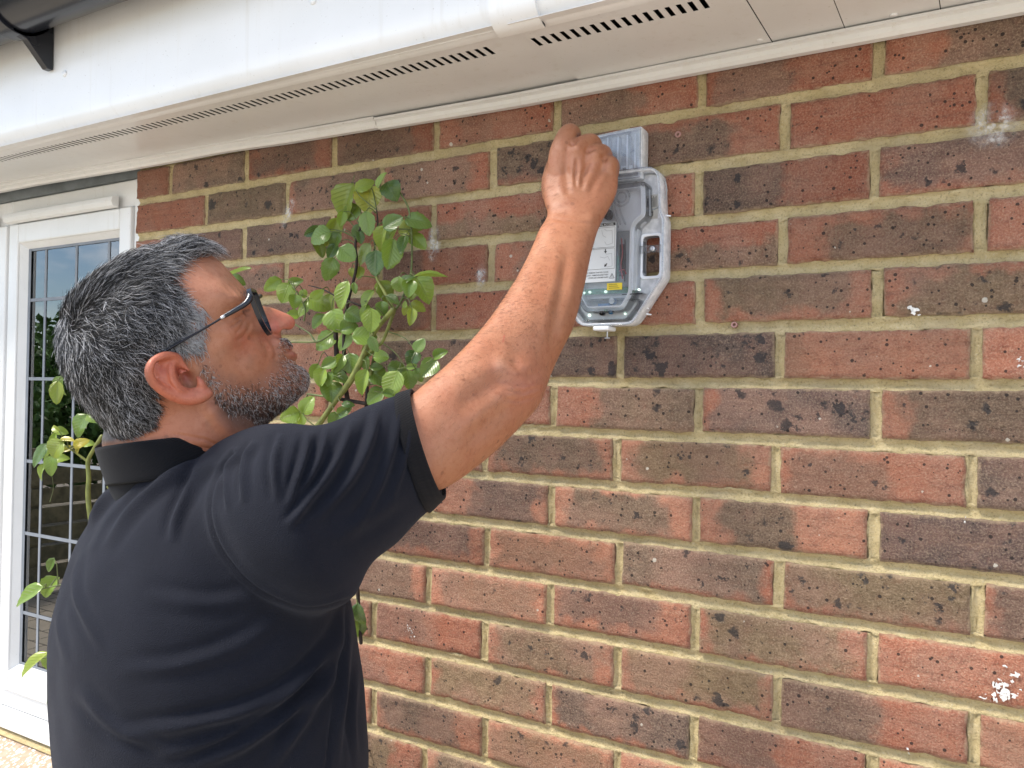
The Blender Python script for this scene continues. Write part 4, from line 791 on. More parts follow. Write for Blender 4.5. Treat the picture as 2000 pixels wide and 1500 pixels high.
def clothe(SV):
    SN = normals(SV, SQ); x, y, d = project(SV); f = np.clip(-(SN*((SV-CAM)/d[:, None])).sum(1)*2.2, 0, 1)
    disp = .0016*vnoise(SV*5, 11, 2)+.0009*vnoise(SV*11, 12, 2)
    def fold(line, w, amp, asym=.7):
        dd, sg, p = pdist(x, y, catmull(np.array(line, float), 6)); e = np.clip(np.minimum(p, 1-p)*3.2, 0, 1)**.7; wob = 1+.25*vnoise(SV*16, int(line[0][0]), 2)
        return (amp*np.exp(-(dd/(w*wob))**2)-asym*amp*np.exp(-((dd-1.9*w)/(w*.9))**2)*(sg > 0)-.35*amp*np.exp(-((dd-1.9*w)/(w*.9))**2)*(sg < 0))*e*f
    for ln, w, a in [([(738, 790), (722, 860), (680, 940), (620, 1015)], 10, .0055), ([(693, 816), (655, 905), (592, 992), (560, 1030)], 9, .0050), ([(640, 833), (622, 900), (585, 975)], 8, .0038), ([(605, 845), (590, 905), (566, 985)], 8, .0048), ([(550, 848), (535, 905), (540, 980)], 8, .0042), ([(500, 862), (478, 905), (476, 985)], 8, .0048), ([(455, 885), (440, 930), (446, 1000)], 6, .0032),
                     ([(780, 790), (768, 870), (735, 960), (690, 1030)], 8, .0030), ([(800, 830), (790, 900), (760, 980)], 7, .0022), ([(640, 1060), (720, 1010), (790, 960)], 16, .0022),
                     ([(395, 900), (330, 935), (260, 995), (200, 1075)], 12, .0050), ([(420, 895), (385, 930), (345, 1010), (335, 1060)], 10, .0046), ([(330, 915), (270, 950), (215, 1010), (180, 1080)], 10, .0035), ([(240, 935), (190, 985), (155, 1060), (150, 1160), (200, 1270)], 10, .0040), ([(165, 1010), (125, 1090), (112, 1200), (130, 1300)], 9, .0035),
                     ([(690, 1182), (645, 1272), (540, 1362), (380, 1412), (240, 1432)], 14, .0060), ([(684, 1235), (618, 1350), (488, 1444), (370, 1500)], 13, .0065), ([(662, 1310), (592, 1408), (530, 1500)], 12, .0050), ([(690, 1200), (672, 1330), (655, 1500)], 9, .0045), ([(300, 1480), (430, 1440), (540, 1380), (620, 1290)], 10, .0035), ([(560, 1200), (470, 1260), (350, 1300), (230, 1310)], 16, .0026), ([(500, 1170), (400, 1180), (280, 1165)], 16, .0024), ([(700, 1290), (690, 1400), (700, 1500)], 6, .003), ([(150, 1340), (220, 1420), (330, 1460)], 14, .003)]:
        disp = disp+fold(ln, w*.85, a*1.0)
    dd, sg, p = pdist(x, y, catmull(np.array([(452, 884), (421, 929), (408, 988), (421, 1052), (453, 1105), (506, 1153), (576, 1182), (629, 1184), (690, 1168)], float), 6))   # armhole seam
    disp = disp+f*(-.0022*np.exp(-(dd/3.4)**2)+.0020*np.exp(-((dd-8)/5.5)**2)*(sg < 0)+.0012*np.exp(-((dd-7)/5)**2)*(sg > 0))
    dd, sg, p = pdist(x, y, [(676, 1188), (660, 1360), (636, 1500)]); disp = disp+f*(-.0016*np.exp(-(dd/2.6)**2)+.0010*np.exp(-((dd-7)/4.)**2))
    return SV+SN*disp[:, None]
SV = clothe(SV)
shirt = obj('polo_shirt', mesh_np('polo_shirt', SV, SQ), M['cloth'], man)
# ribbed sleeve band
m = MB(); E1 = SR[-1]; E0 = SF[-5]; ce1, ce0 = E1.mean(0), E0.mean(0); axd = (ce1-ce0)/np.linalg.norm(ce1-ce0)
rr = []
for t, k in ((-.004, .985), (0, 1.024), (.25, 1.030), (.5, 1.028), (.56, 1.022), (.62, 1.028), (.8, 1.028), (.86, 1.021), (.92, 1.026), (1.06, 1.022), (1.09, 1.0), (1.06, .965), (.7, .955)):
    c = ce0*(1-t)+ce1*t; sh_ = (E0-ce0)*(1-np.clip(t, 0, 1))+(E1-ce1)*np.clip(t, 0, 1); rr.append(c+sh_*k)
m.loft(rr, cap=False); cuff = m.build('sleeve_band', M['rib'], shirt, smooth=True); cuff.location = -Vector(world_loc(shirt))
# collar
m = MB(); cc = HL(325, 863); th = np.linspace(math.radians(14), math.radians(346), 90); rr = []
for dr, dh in ((-.004, -.040), (-.004, -.006), (-.002, -.001), (.001, .0), (.004, -.003), (.007, -.012), (.0095, -.022), (.0115, -.031), (.0125, -.0345), (.0115, -.0365), (.008, -.035), (.006, -.028), (.004, -.034), (.006, -.050), (.010, -.060)):
    P = []
    for t in th:
        c_, s_ = math.cos(t), math.sin(t); front = max(0, c_); hgt = .011*max(0, s_)-.034*front**1.5-.003*max(0, -c_)+.004*max(0, -s_)
        back = max(0, -c_); rad = .0630+dr*(1-.85*back)+.0010*math.sin(3*t+1); P.append(cc+ha*(rad*c_*1.02-.30*dh*back)+hn*(rad*.985)*s_+hb*(hgt+dh*(1+.2*front)))
    rr.append(P)
m.loft(rr, cap=False, closed=False); col_ = m.build('collar', M['rib'], shirt, smooth=True); col_.location = -Vector(world_loc(shirt))
# trousers and shoes
m = MB(); hip = cam3(-.335, .885, .96); legs = []
m.loft([ell(cam3(-.334, .884, z), fd*a, ld*b, 40, 2.3) for z, a, b in ((1.02, .118, .172), (.95, .122, .178), (.88, .120, .180), (.80, .108, .170))])
for sd_ in (-1, 1):
    rr = []
    for z, off, fo, a, b in ((.84, .088, 0, .095, .088), (.65, .098, .01, .082, .078), (.48, .105, .015, .068, .066), (.3, .11, .005, .062, .060), (.12, .115, -.01, .056, .056), (.035, .118, -.012, .058, .058)):
        c = cam3(-.334, .884, z)+ld*off*sd_+fd*fo; rr.append(ell(c, fd*a, ld*b, 28, 2.1))
    m.loft(catmull(np.array(rr).reshape(len(rr), -1), 4).reshape(-1, 28, 3))
    s2 = MB(); rr = []
    for u, w, h in ((-.085, .020, .05), (-.075, .036, .075), (-.03, .042, .085), (.04, .043, .075), (.10, .049, .052), (.15, .045, .042), (.185, .030, .032), (.20, .012, .02)):
        c = cam3(-.334, .884, 0)+ld*.118*sd_+fd*u; rr.append([c+ld*w*math.cos(t)+np.array([0, 0, h*max(0, math.sin(t))]) for t in np.linspace(0, 2*np.pi, 20, endpoint=False)])
    s2.loft(rr); s2.build('shoe', M['shoe'], man, smooth=True)
m.build('trousers', M['trouser'], man, smooth=True)

# ------------------------------------------------------------------ hair, beard
def strands(name, root, nrm, tan, L, lift, rad, colr, parent, jit=.18, nseg=4, seed=0, curl=0.):
    g = np.random.default_rng(seed); n = len(root); P = [root-nrm*.0006]; p = root.copy(); side = np.cross(nrm, tan); ph = g.uniform(0, 6.28, n)
    J = g.normal(size=(n, 3))*jit
    for k in range(nseg):
        t = (k+.5)/nseg; d = tan+nrm*(lift*(1.0-1.55*t))[:, None]+J*(.5+t)+side*(curl*np.sin(ph+t*3.0))[:, None]
        d /= np.linalg.norm(d, axis=1)[:, None]; p = p+d*(L/nseg)[:, None]; P.append(p)
    P = np.stack(P, 1); a = side/np.linalg.norm(side, axis=1)[:, None]; V = []
    for k in range(nseg+1):
        r = rad*(1-.75*(k/nseg)**1.5)
        for q in range(3):
            an = q*2.0944; V.append(P[:, k]+(a*math.cos(an)+nrm*math.sin(an))*r[:, None])
    V = np.stack(V, 1); m = 3*(nseg+1); f = []
    for k in range(nseg):
        for q in range(3): f.append((k*3+q, k*3+(q+1) % 3, k*3+3+(q+1) % 3, k*3+3+q))
    f = np.array(f); Fq = (np.arange(n)[:, None, None]*m+f[None]).reshape(-1, 4)
    me = mesh_np(name, V.reshape(-1, 3), Fq, True); set_color(me, np.repeat(colr, m, 0)); o = obj(name, me, M['hair'], parent); o['kind'] = 'stuff'; return o
HN = normals(HEADV, HEADQ); HN = np.where(((HN*(HEADV-HO)).sum(1) < 0)[:, None], -HN, HN)
hvx, hvy, _ = project(HEADV)
def sample(n, poly, seed, dens=None):
    g = np.random.default_rng(seed); q = HEADQ; A = np.linalg.norm(np.cross(HEADV[q[:, 2]]-HEADV[q[:, 0]], HEADV[q[:, 3]]-HEADV[q[:, 1]]), axis=1)/2
    cx, cy = hvx[q].mean(1), hvy[q].mean(1); w = A*pip(cx, cy, poly)
    if dens is not None: w = w*dens(cx, cy)
    i = g.choice(len(q), n, p=w/w.sum()); u, v = g.random(n)[:, None], g.random(n)[:, None]; Qi = q[i]
    def bl(T): return T[Qi[:, 0]]*(1-u)*(1-v)+T[Qi[:, 1]]*u*(1-v)+T[Qi[:, 2]]*u*v+T[Qi[:, 3]]*(1-u)*v
    P, Nn = bl(HEADV), bl(HN); Nn /= np.linalg.norm(Nn, axis=1)[:, None]; x, y, _ = project(P); return P, Nn, x, y
def flow(x, y, ctrl, p=2.2):
    c = np.array([a for a, _ in ctrl], float); d = np.array([b for _, b in ctrl], float); d /= np.linalg.norm(d, axis=1)[:, None]
    w = 1/(np.hypot(x[:, None]-c[:, 0], y[:, None]-c[:, 1])+6)**p; v = w@d/w.sum(1)[:, None]; return v
FLOW = [((125, 600), (.2, .7)), ((160, 560), (.7, .75)), ((230, 510), (.9, .45)), ((300, 490), (.9, .45)), ((340, 478), (.55, .85)), ((372, 478), (.40, .92)), ((395, 492), (.45, .9)), ((335, 545), (.8, -.5)), ((250, 560), (.95, -.05)), ((180, 610), (.85, -.25)), ((110, 660), (.25, -1)), ((150, 740), (.5, -.9)), ((200, 820), (.35, -.95)), ((250, 650), (.75, -.6)), ((300, 620), (.7, -.65)), ((370, 590), (.6, -.7)), ((398, 650), (.3, -.95)), ((280, 740), (.3, -.95)), ((230, 760), (.5, -.85)), ((340, 660), (.55, -.8)), ((250, 845), (.6, -.8))]
def cellrand(x, y, size, seed, k):
    ix = np.floor(x/size).astype(int); iy = np.floor(y/size).astype(int); h = (ix*73856093 ^ iy*19349663 ^ seed*83492791) & 0x7fffffff; r = np.random.default_rng(seed).normal(size=(4096, k)); return r[h % 4096]
def hdens(x, y):
    d, _, _ = pdist(x, y, [(415, 505), (368, 510), (335, 528), (326, 548), (352, 568), (380, 590), (402, 600), (408, 620), (402, 655), (398, 680), (385, 694)]); return np.clip(d/20, .10, 1)*(1-.55*np.clip((x-340)/30, 0, 1)*(y > 545))
def grow(n, seed, far):
    g = np.random.default_rng(seed); P, Nn, x, y = sample(n, HAIRP, seed, hdens)
    xo, yo = x+g.normal(size=n)*1.5, y+g.normal(size=n)*1.5
    v = flow(x, y, FLOW)+.30*cellrand(xo, yo, 12, 5, 2)+.16*cellrand(xo, yo, 6, 6, 2); T = ha*v[:, :1]+hb*v[:, 1:]; T -= Nn*((T*Nn).sum(1)[:, None]); T /= np.linalg.norm(T, axis=1)[:, None]+1e-9
    top = np.clip((560-y)/60, 0, 1); quiff = np.clip((x-290)/70, 0, 1)*np.clip((535-y)/35, 0, 1); nape = np.clip((y-760)/70, 0, 1); temple = np.clip((x-330)/40, 0, 1)*(y > 540)
    L = (.018+.007*top+.002*quiff-.007*nape-.005*temple)*g.uniform(.7, 1.15, n); lift = .26+.34*top+.60*quiff-.06*nape; lift = lift*g.uniform(.7, 1.3, n)
    wp = np.clip(.15+.62*temple+.12*np.clip((x-180)/150, 0, 1)+.10*top, 0, .85); u = g.random(n); tone = g.random(n)
    dark = np.array([.011, .0105, .0115])*(.5+1.1*tone)[:, None]; white = np.array([.58, .58, .60])*(.5+.6*tone)[:, None]; grey = np.array([.14, .14, .15])*(.6+.8*tone)[:, None]
    c = np.where((u < wp)[:, None], white, np.where((u < wp+.10)[:, None], grey, dark))
    if far: P, Nn, T = mirror(P), Nn-2*np.outer(Nn@hn, hn), T-2*np.outer(T@hn, hn)
    return P, Nn, T, L, lift, c
a = grow(36000, 21, False); b = grow(13000, 22, True); cat = [np.concatenate(z) for z in zip(a, b)]
strands('hair', *cat[:3], cat[3], cat[4], np.where(cat[5][:, 0] > .2, .00028, .00022), cat[5], man, .11, 5, 3, .45)
BFLOW = [((395, 700), (.25, -.95)), ((420, 740), (.4, -.9)), ((470, 760), (.6, -.8)), ((520, 730), (.7, -.7)), ((552, 668), (.7, -.7)), ((590, 735), (.8, -.5)), ((590, 770), (.5, -.85)), ((530, 810), (.3, -.95)), ((460, 825), (.3, -.95)), ((425, 790), (.3, -.95))]
def bdens(x, y):
    d, _, _ = pdist(x, y, [(386, 690), (402, 690), (420, 712), (440, 735), (470, 742), (505, 738), (530, 722), (541, 700)]); return np.clip(d/38, .10, 1)*(1+.5*((x > 540) & (y < 672)))*(1+.8*np.clip((y-765)/40, 0, 1))
def beard(n, seed, far):
    g = np.random.default_rng(seed); P, Nn, x, y = sample(n, BEARD, seed, bdens); v = flow(x, y, BFLOW)+.35*cellrand(x, y, 5, 9, 2)+g.normal(size=(n, 2))*.25
    T = ha*v[:, :1]+hb*v[:, 1:]; T -= Nn*((T*Nn).sum(1)[:, None]); T /= np.linalg.norm(T, axis=1)[:, None]+1e-9
    under = np.clip((y-765)/40, 0, 1)*np.clip((590-x)/30, 0, 1); must = ((x > 540) & (y < 680)).astype(float); u = g.random(n); tone = g.random(n)
    wp = .50-.26*under-.12*must; dark = np.array([.075, .045, .035])*(.4+1.1*tone)[:, None]; white = np.array([.70, .66, .63])*(.55+.6*tone)[:, None]
    c = np.where((u < wp)[:, None], white, dark); L = g.uniform(.003, .0068, n)*(1-.3*must)*np.clip(bdens(x, y)+.3, .4, 1); lift = g.uniform(.25, .8, n)
    if far: P, Nn, T = mirror(P), Nn-2*np.outer(Nn@hn, hn), T-2*np.outer(T@hn, hn)
    return P+Nn*.0002, Nn, T, L, lift, c
a = beard(5200, 31, False); b = beard(2600, 32, True); cat = [np.concatenate(z) for z in zip(a, b)]
strands('beard', *cat[:3], cat[3], cat[4], np.where(cat[5][:, 0] > .2, .00023, .00020), cat[5], man, .28, 3, 4, .5)
g = np.random.default_rng(41); EB = [(462, 578), (470, 566), (482, 567), (488, 578), (478, 584), (468, 588)]; P, Nn, x, y = sample(150, EB, 42); T = ha*.3-hb*.2+hn*.6; T = np.tile(T, (150, 1)); T -= Nn*((T*Nn).sum(1)[:, None]); T /= np.linalg.norm(T, axis=1)[:, None]
tone = g.random(150); c = np.where((tone < .3)[:, None], np.array([.3, .28, .27]), np.array([.03, .022, .02])); strands('eyebrow', P, Nn, T, g.uniform(.003, .005, 150), np.full(150, .2), np.full(150, .0002), c, man, .25, 3, 5)
BV, BN, bx_, by_, bd_ = BODY; ok = np.where((bx_ > 800) & (by_ > 345) & (bd_ > .8) & (bd_ < 1.12) & (by_ < 900))[0]; w = np.clip((1115-bx_[ok])/120, .12, 1)*np.clip((820-by_[ok])/250, .15, 1); i = g.choice(ok, 3200, p=w/w.sum())
T = -RI*.55-UP*.35+np.zeros((len(i), 3)); nn = BN[i]; T = T-nn*((T*nn).sum(1)[:, None]); T /= np.linalg.norm(T, axis=1)[:, None]; c = np.array([.075, .042, .026])*(.5+g.random(len(i)))[:, None]
strands('arm_hair', BV[i], nn, T, g.uniform(.006, .013, len(i)), np.full(len(i), .35), np.full(len(i), .00009), c, man, .3, 3, 6)

# ------------------------------------------------------------------ glasses
gls = bpy.data.objects.new('glasses', None); gls.empty_display_size = .05; link(gls, man); gp = HL(500, 600); gls.location = Vector(gp)-world_loc(man)
def both(build):
    for mir in (False, True): build(lambda P: mirror(np.asarray(P)) if mir else np.asarray(P))
def rim(f):
    c = [(487, 570, .069), (490.5, 568, .050), (494, 569, .030), (499, 574, .0235), (508, 598, .0225), (520, 628, .0245), (526.5, 646, .032), (527, 650, .042), (524, 650, .055), (512, 632, .0655), (499, 603, .0695)]
    P = np.array([HL(*p) for p in c]); L = catmull_closed(P, 60); m = MB(); T = np.gradient(np.vstack([L[-1:], L, L[:1]]), axis=0)[1:-1]; T /= np.linalg.norm(T, axis=1)[:, None]; nf = np.cross(P[0]-P[5], P[3]-P[8]); nf /= np.linalg.norm(nf); rr = []
    for p, t in zip(L, T):
        b = np.cross(t, nf); b /= np.linalg.norm(b); rr.append([p+nf*x+b*y for x, y in ((.0021, .0017), (.0021, -.0017), (-.0021, -.0017), (-.0021, .0017))])
    rr.append(rr[0]); m.loft(f(np.array(rr).reshape(-1, 3)).reshape(-1, 4, 3), cap=False); r = m.build('rim', M['black'], gls)
    m = MB(); cen = L.mean(0); m.add(f(np.vstack([L, cen+nf*.0008])), None, [(60, k, (k+1) % 60) for k in range(60)]); m.build('lens', M['lens'], gls, smooth=True)
    m = MB(); m.tube(f(np.array([HL(*p) for p in ((487, 572, .067), (488, 582, .071), (478, 594, .0735), (455, 608, .075), (434, 620, .076))])), [.0030, .0034, .0027, .0024, .0019], 8); r = m.build('temple_tip', M['black'], gls, smooth=True)
    m = MB(); m.tube(f(np.array([HL(*p) for p in ((438, 618, .076), (400, 641, .0785), (360, 664, .0810), (322, 686, .0815), (302, 702, .079), (296, 730, .076))])), [.0010, .0010, .0011, .0014, .0018, .0022], 6); m.build('temple', M['metal'], gls, smooth=True)
    m = MB(); m.tube(f(np.array([HL(*p) for p in ((436.5, 618.5, .0765), (433.5, 620.5, .0768))])), .0019, 6); m.build('hinge', M['zinc'], gls, smooth=True)
both(rim); m = MB(); P = np.array([HL(*p) for p in ((503, 582, .022), (509, 578, .008))]); m.tube(np.vstack([P, mirror(P[::-1])]), .0021, 8); m.build('bridge', M['black'], gls, smooth=True)

# ------------------------------------------------------------------ the opened alarm sounder box on the wall
XC = -.122
box = empty('alarm_box', (XC, -.002, 1.86), 'opened clear plastic alarm siren box behind the raised hand', 'alarm box')
def rounded(poly, rad, n=5):
    out = []; P = [np.array(p, float) for p in poly]; m = len(P)
    for i in range(m):
        a, b, c = P[i-1], P[i], P[(i+1) % m]; r = rad[i] if isinstance(rad, (list, tuple)) else rad
        u = (a-b)/np.linalg.norm(a-b); v = (c-b)/np.linalg.norm(c-b); r = min(r, .45*np.linalg.norm(a-b), .45*np.linalg.norm(c-b))
        p0, p2 = b+u*r, b+v*r
        for t in np.linspace(0, 1, n): out.append((1-t)**2*p0+2*t*(1-t)*b+t*t*p2)
    return out
def plate(name, outer, holes, y0, y1, mat, parent, bevel=.0008):
    """flat sheet in the wall plane with holes, from y0 (front) to y1"""
    cu = bpy.data.curves.new('c', 'CURVE'); cu.dimensions = '2D'; cu.fill_mode = 'BOTH'; cu.extrude = max(.0001, (y1-y0)/2-bevel); cu.bevel_depth = bevel; cu.bevel_resolution = 1; cu.offset = -bevel
    for lp in [outer]+holes:
        sp = cu.splines.new('POLY'); sp.points.add(len(lp)-1); sp.use_cyclic_u = True
        for q, p in zip(sp.points, lp): q.co = (p[0], p[1], 0, 1)
    o = bpy.data.objects.new('c', cu); C.objects.link(o); dg = bpy.context.evaluated_depsgraph_get(); dg.update(); me = bpy.data.meshes.new_from_object(o.evaluated_get(dg)); bpy.data.objects.remove(o)
    Vv = np.empty(len(me.vertices)*3, np.float32); me.vertices.foreach_get('co', Vv); Vv = Vv.reshape(-1, 3); Wv = np.stack([Vv[:, 0], (y0+y1)/2-Vv[:, 2], Vv[:, 1]], 1); me.vertices.foreach_set('co', Wv.astype(np.float32).ravel()); me.update(); me.name = name
    me.materials.clear(); return obj(name, me, mat, parent)
def sym(r): return [(XC+x, z) for x, z in r]+[(XC-x, z) for x, z in reversed(r)]
def inset(poly, k):
    P = np.array(poly); n = len(P); T = np.roll(P, -1, 0)-np.roll(P, 1, 0); T /= np.linalg.norm(T, axis=1)[:, None]+1e-9; Nn = np.stack([T[:, 1], -T[:, 0]], 1); c = P.mean(0)
    if ((Nn*(c-P)).sum(1)).mean() < 0: Nn = -Nn
    return [tuple(p) for p in P+Nn*k]
def rect(x0, x1, z0, z1, r): return rounded([(x0, z0), (x1, z0), (x1, z1), (x0, z1)], r)
def pxz(px, py, y=-.03): p = onY(px, py, y); return p[0], p[2]
base = sym([(.0765, 1.9755), (.0800, 1.912), (.0845, 1.902), (.0845, 1.822), (.040, 1.7575)]); outl = rounded(base, [.020, .004, .004, .006, .010, .010, .006, .004, .004, .020])
sl = [rect(XC+s*.0605-.0125, XC+s*.0605+.0125, 1.8265, 1.8825, .006) for s in (1, -1)]
plate('back_plate', inset(outl, .0012), sl, -.018, -.0025, M['frost'], box); plate('inner_tray', rounded(sym([(.058, 1.952), (.060, 1.908), (.043, 1.893), (.042, 1.803), (.040, 1.797)]), .006), [], -.026, -.0072, M['milky'], box)
plate('outer_rim', outl, [inset(outl, .0042)], -.034, -.0068, M['frost'], box, .0012)
plate('outer_flange', outl, [inset(outl, .0016)], -.037, -.0342, M['clear'], box, .0005)
inner = rounded(sym([(.060, 1.955), (.062, 1.905), (.046, 1.895), (.045, 1.800), (.030, 1.776)]), .008)
plate('inner_wall', inner, [inset(inner, .0022)], -.040, -.0072, M['clear'], box, .0007)
plate('inner_wall', inset(inner, .007), [inset(inner, .0088)], -.0415, -.0072, M['milky'], box, .0006)
plate('front_cover', inset(inner, .001), [], -.0425, -.0412, M['clear'], box, .0004)
for s in (1, -1):
    plate('slot_frame', rect(XC+s*.0605-.0162, XC+s*.0605+.0162, 1.8225, 1.8865, .007), [sl[0] if s > 0 else sl[1]], -.020, -.0072, M['milky'], box, .0008)
    x0 = XC+s*.0605; plate('clamp', rect(x0-.018, x0+.0175, 1.8585, 1.8685, .002), [], -.0245, -.0205, M['clear'], box, .0006)
    m = MB(); th = np.linspace(0, 6.283, 18, endpoint=False); m.loft([[(x0+.004+r*math.cos(t), y, 1.8635+r*math.sin(t)) for t in th] for r, y in ((.0042, -.0200), (.0042, -.0255), (.0030, -.0268), (.0012, -.0262))]); m.build('clamp_screw', M['zinc'], box, smooth=True)
    for k, w in enumerate((.0022, .0022, .0018)): m = MB(); xx = XC+s*(.0365+.0035*k); m.box(xx-w/2, xx+w/2, -.037+.003*k, -.0075, 1.806, 1.898); m.build('guide_rib', M['milky'], box)
# upper sounder cover with moulded ribs, tilted open
lid = rounded([(XC-.049, 1.962), (XC+.049, 1.962), (XC+.049, 2.0345), (XC+.020, 2.0340), (XC-.020, 2.0315), (XC-.049, 2.027)], [.003, .003, .003, .02, .02, .003])
plate('lid_plate', inset(lid, .0012), [], -.021, -.0030, M['frost'], box); plate('lid_rim', lid, [inset(lid, .003)], -.032, -.0102, M['frost'], box, .0008); plate('lid_front', inset(lid, .0012), [], -.0328, -.0320, M['clear'], box, .0003)
for x in (.038, .026, .012, -.004): m = MB(); m.box(XC+x, XC+x+.0022, -.0315, -.0105, 1.975, 2.026); m.build('lid_rib', M['milky'], box, bevel=.0006)
m = MB(); P = [(XC+x, -.022, z) for x, z in ((-.03, 2.012), (.0, 2.006), (.006, 1.998), (.014, 2.004), (.022, 1.999), (.032, 2.004), (.045, 2.003))]; m.tube(P, .0014, 6); m.build('lid_ridge', M['clear'], box, smooth=True)
m = MB(); m.box(XC+.016, XC+.034, -.026, -.0105, 1.972, 1.984); m.build('lid_catch', M['white'], box, bevel=.001); m = MB(); m.box(XC+.019, XC+.028, -.0275, -.0262, 1.975, 1.981); m.build('catch_slot', M['inkg'], box)
# moulded circles, dome and cables seen through the cover
def circ(x, z, r, y, rad, mat, name):
    m = MB(); P = [(x+r*math.cos(t), y, z+r*math.sin(t)) for t in np.linspace(0, 6.283, 25)]; m.tube(P, rad, 6, 1); return m.build(name, mat, box, smooth=True)
cx, cz = pxz(1262, 372); circ(cx, cz, .026, -.0185, .0009, M['inkg'], 'moulded_ring'); cx, cz = pxz(1243, 358); circ(cx, cz, .0035, -.0188, .0006, M['inkg'], 'moulded_ring'); cx, cz = pxz(1245, 393); circ(cx, cz, .004, -.0188, .0006, M['inkg'], 'moulded_ring')
cx, cz = pxz(1218, 388); circ(cx, cz, .012, -.038, .0012, M['clear'], 'sounder_ring'); circ(cx, cz, .007, -.038, .0010, M['clear'], 'sounder_ring')
m = MB(); cx, cz = pxz(1190, 420); m.loft([[(cx+r*math.cos(t), y, cz+r*1.3*math.sin(t)) for t in np.linspace(0, 6.283, 18, endpoint=False)] for r, y in ((.006, -.030), (.006, -.038), (.004, -.0405))]); m.build('rubber_bung', M['metal'], box, smooth=True)
for c in ([(1205, 372), (1206, 408), (1216, 440)], [(1200, 380), (1201, 412), (1212, 446)], [(1213, 396), (1217, 418), (1226, 440)]): m = MB(); m.tube([(pxz(*p)[0], -.0385, pxz(*p)[1]) for p in c], .0012, 6); m.build('moulded_channel', M['clear'], box, smooth=True)
for (p, q, mt, y) in (((1206, 452), (1229, 560), 'inkg', -.031), ((1212, 478), (1221, 540), 'metal', -.034), ((1207, 500), (1210, 548), 'green', -.035)):
    a, b = pxz(*p), pxz(*q); m = MB(); m.box(a[0], b[0], y, -.0075, b[1], a[1]); m.build('battery_block', M[mt], box, bevel=.001)
RED = mat_simple('red_wire', (.45, .03, .04), .4)
for c, mt in (([(1217, 468), (1219, 495), (1216, 520), (1219, 545)], RED), ([(1214, 530), (1222, 528), (1226, 536)], RED), ([(1224, 470), (1225, 510), (1223, 550)], M['ink'])): m = MB(); m.tube([(pxz(*p)[0], -.036, pxz(*p)[1]) for p in c], .0009, 5); m.build('wire', mt, box, smooth=True)
# printed label
lx0, lx1 = XC-.050, pxz(1203, 490, -.043)[0]; lz0, lz1 = pxz(1203, 549, -.043)[1], pxz(1203, 433, -.043)[1]; LY = -.0434
def flat(name, x0, x1, z0, z1, y, mat, parent=box): m = MB(); m.add([(x0, y, z0), (x1, y, z0), (x1, y, z1), (x0, y, z1)], [(0, 1, 2, 3)]); return m.build(name, mat, parent)
lab = flat('label', lx0, lx1, lz0, lz1, LY, M['paper']); flat('label_band', lx0+.001, lx1-.001, lz1-.0052, lz1-.0006, LY-.0002, M['ink'])
def text(body, x, z, size, y, mat, align='LEFT', rot=0., name='lettering'):
    cu = bpy.data.curves.new('t', 'FONT'); cu.body = body; cu.size = size; cu.align_x = align; cu.offset = .00003; o = bpy.data.objects.new('t', cu); C.objects.link(o); dg = bpy.context.evaluated_depsgraph_get(); dg.update(); me = bpy.data.meshes.new_from_object(o.evaluated_get(dg)); bpy.data.objects.remove(o)
    Vv = np.empty(len(me.vertices)*3, np.float32); me.vertices.foreach_get('co', Vv); Vv = Vv.reshape(-1, 3); c, s_ = math.cos(rot), math.sin(rot)
    Wv = np.stack([x+c*Vv[:, 0]-s_*Vv[:, 1], np.full(len(Vv), y), z+s_*Vv[:, 0]+c*Vv[:, 1]], 1); me.vertices.foreach_set('co', Wv.astype(np.float32).ravel()); me.update(); me.materials.clear(); return obj(name, me, mat, box)
text('PROGRAMMING ACCESS', lx1-.004, lz1-.0044, .0042, LY-.0004, M['paper'], 'RIGHT')
zz = lz0+.0135
for k, t_ in enumerate(('DO NOT REMOVE THE PCB COVER', 'UNTIL LAST - REMOVING BATTERY', 'STOPS LED STROBE FLASH')): text(t_, lx1-.0105, zz-.0010-.0036*k, .0026, LY-.0004, M['ink'], 'RIGHT')
def lines(pts, w, mat=M['ink'], y=LY-.0003):
    m = MB(); P = np.array(pts, float)
    for a, b in zip(P[:-1], P[1:]):
        d = (b-a)/np.linalg.norm(b-a)*w/2; n_ = np.array([-d[1], d[0]]); m.add([(q[0], y, q[1]) for q in (a-n_, b-n_, b+n_, a+n_)], [(0, 1, 2, 3)])
    m.build('label_print', mat, box)
h = (lz1-.007-zz-.005)/2; zm = zz+.005+h
for a, b in ((zm+.0008, lz1-.007), (zz+.0045, zm-.0008)): lines([(lx0+.002, a), (lx1-.0018, a), (lx1-.0018, b), (lx0+.002, b), (lx0+.002, a)], .0004)
lines([(lx1-.018, lz1-.009), (lx1-.014, lz1-.012), (lx1-.006, lz1-.012), (lx1-.005, zm+.006), (lx1-.014, zm+.004), (lx1-.017, zm+.009)], .0004, M['inkg']); lines([(lx1-.022, lz1-.010), (lx1-.020, lz1-.018), (lx1-.015, lz1-.021)], .0004, M['inkg'])
lines([(lx1-.018, zm-.004), (lx1-.014, zm-.009), (lx1-.006, zm-.008), (lx1-.005, zz+.008), (lx1-.013, zz+.007)], .0004, M['inkg']); lines([(lx1-.024, zm-.012), (lx1-.017, zm-.014), (lx1-.012, zm-.012), (lx1-.009, zm-.018)], .0004, M['inkg'])
lines([(lx1-.0155, zm-.0015), (lx1-.0155, zm-.0055)], .0014); lines([(lx1-.0172, zm-.0045), (lx1-.0155, zm-.0068), (lx1-.0138, zm-.0045)], .0009); lines([(lx1-.013, zz+.012), (lx1-.016, zz+.0085)], .0014); lines([(lx1-.0135, zz+.0088), (lx1-.0168, zz+.0078), (lx1-.0160, zz+.0112)], .0009)
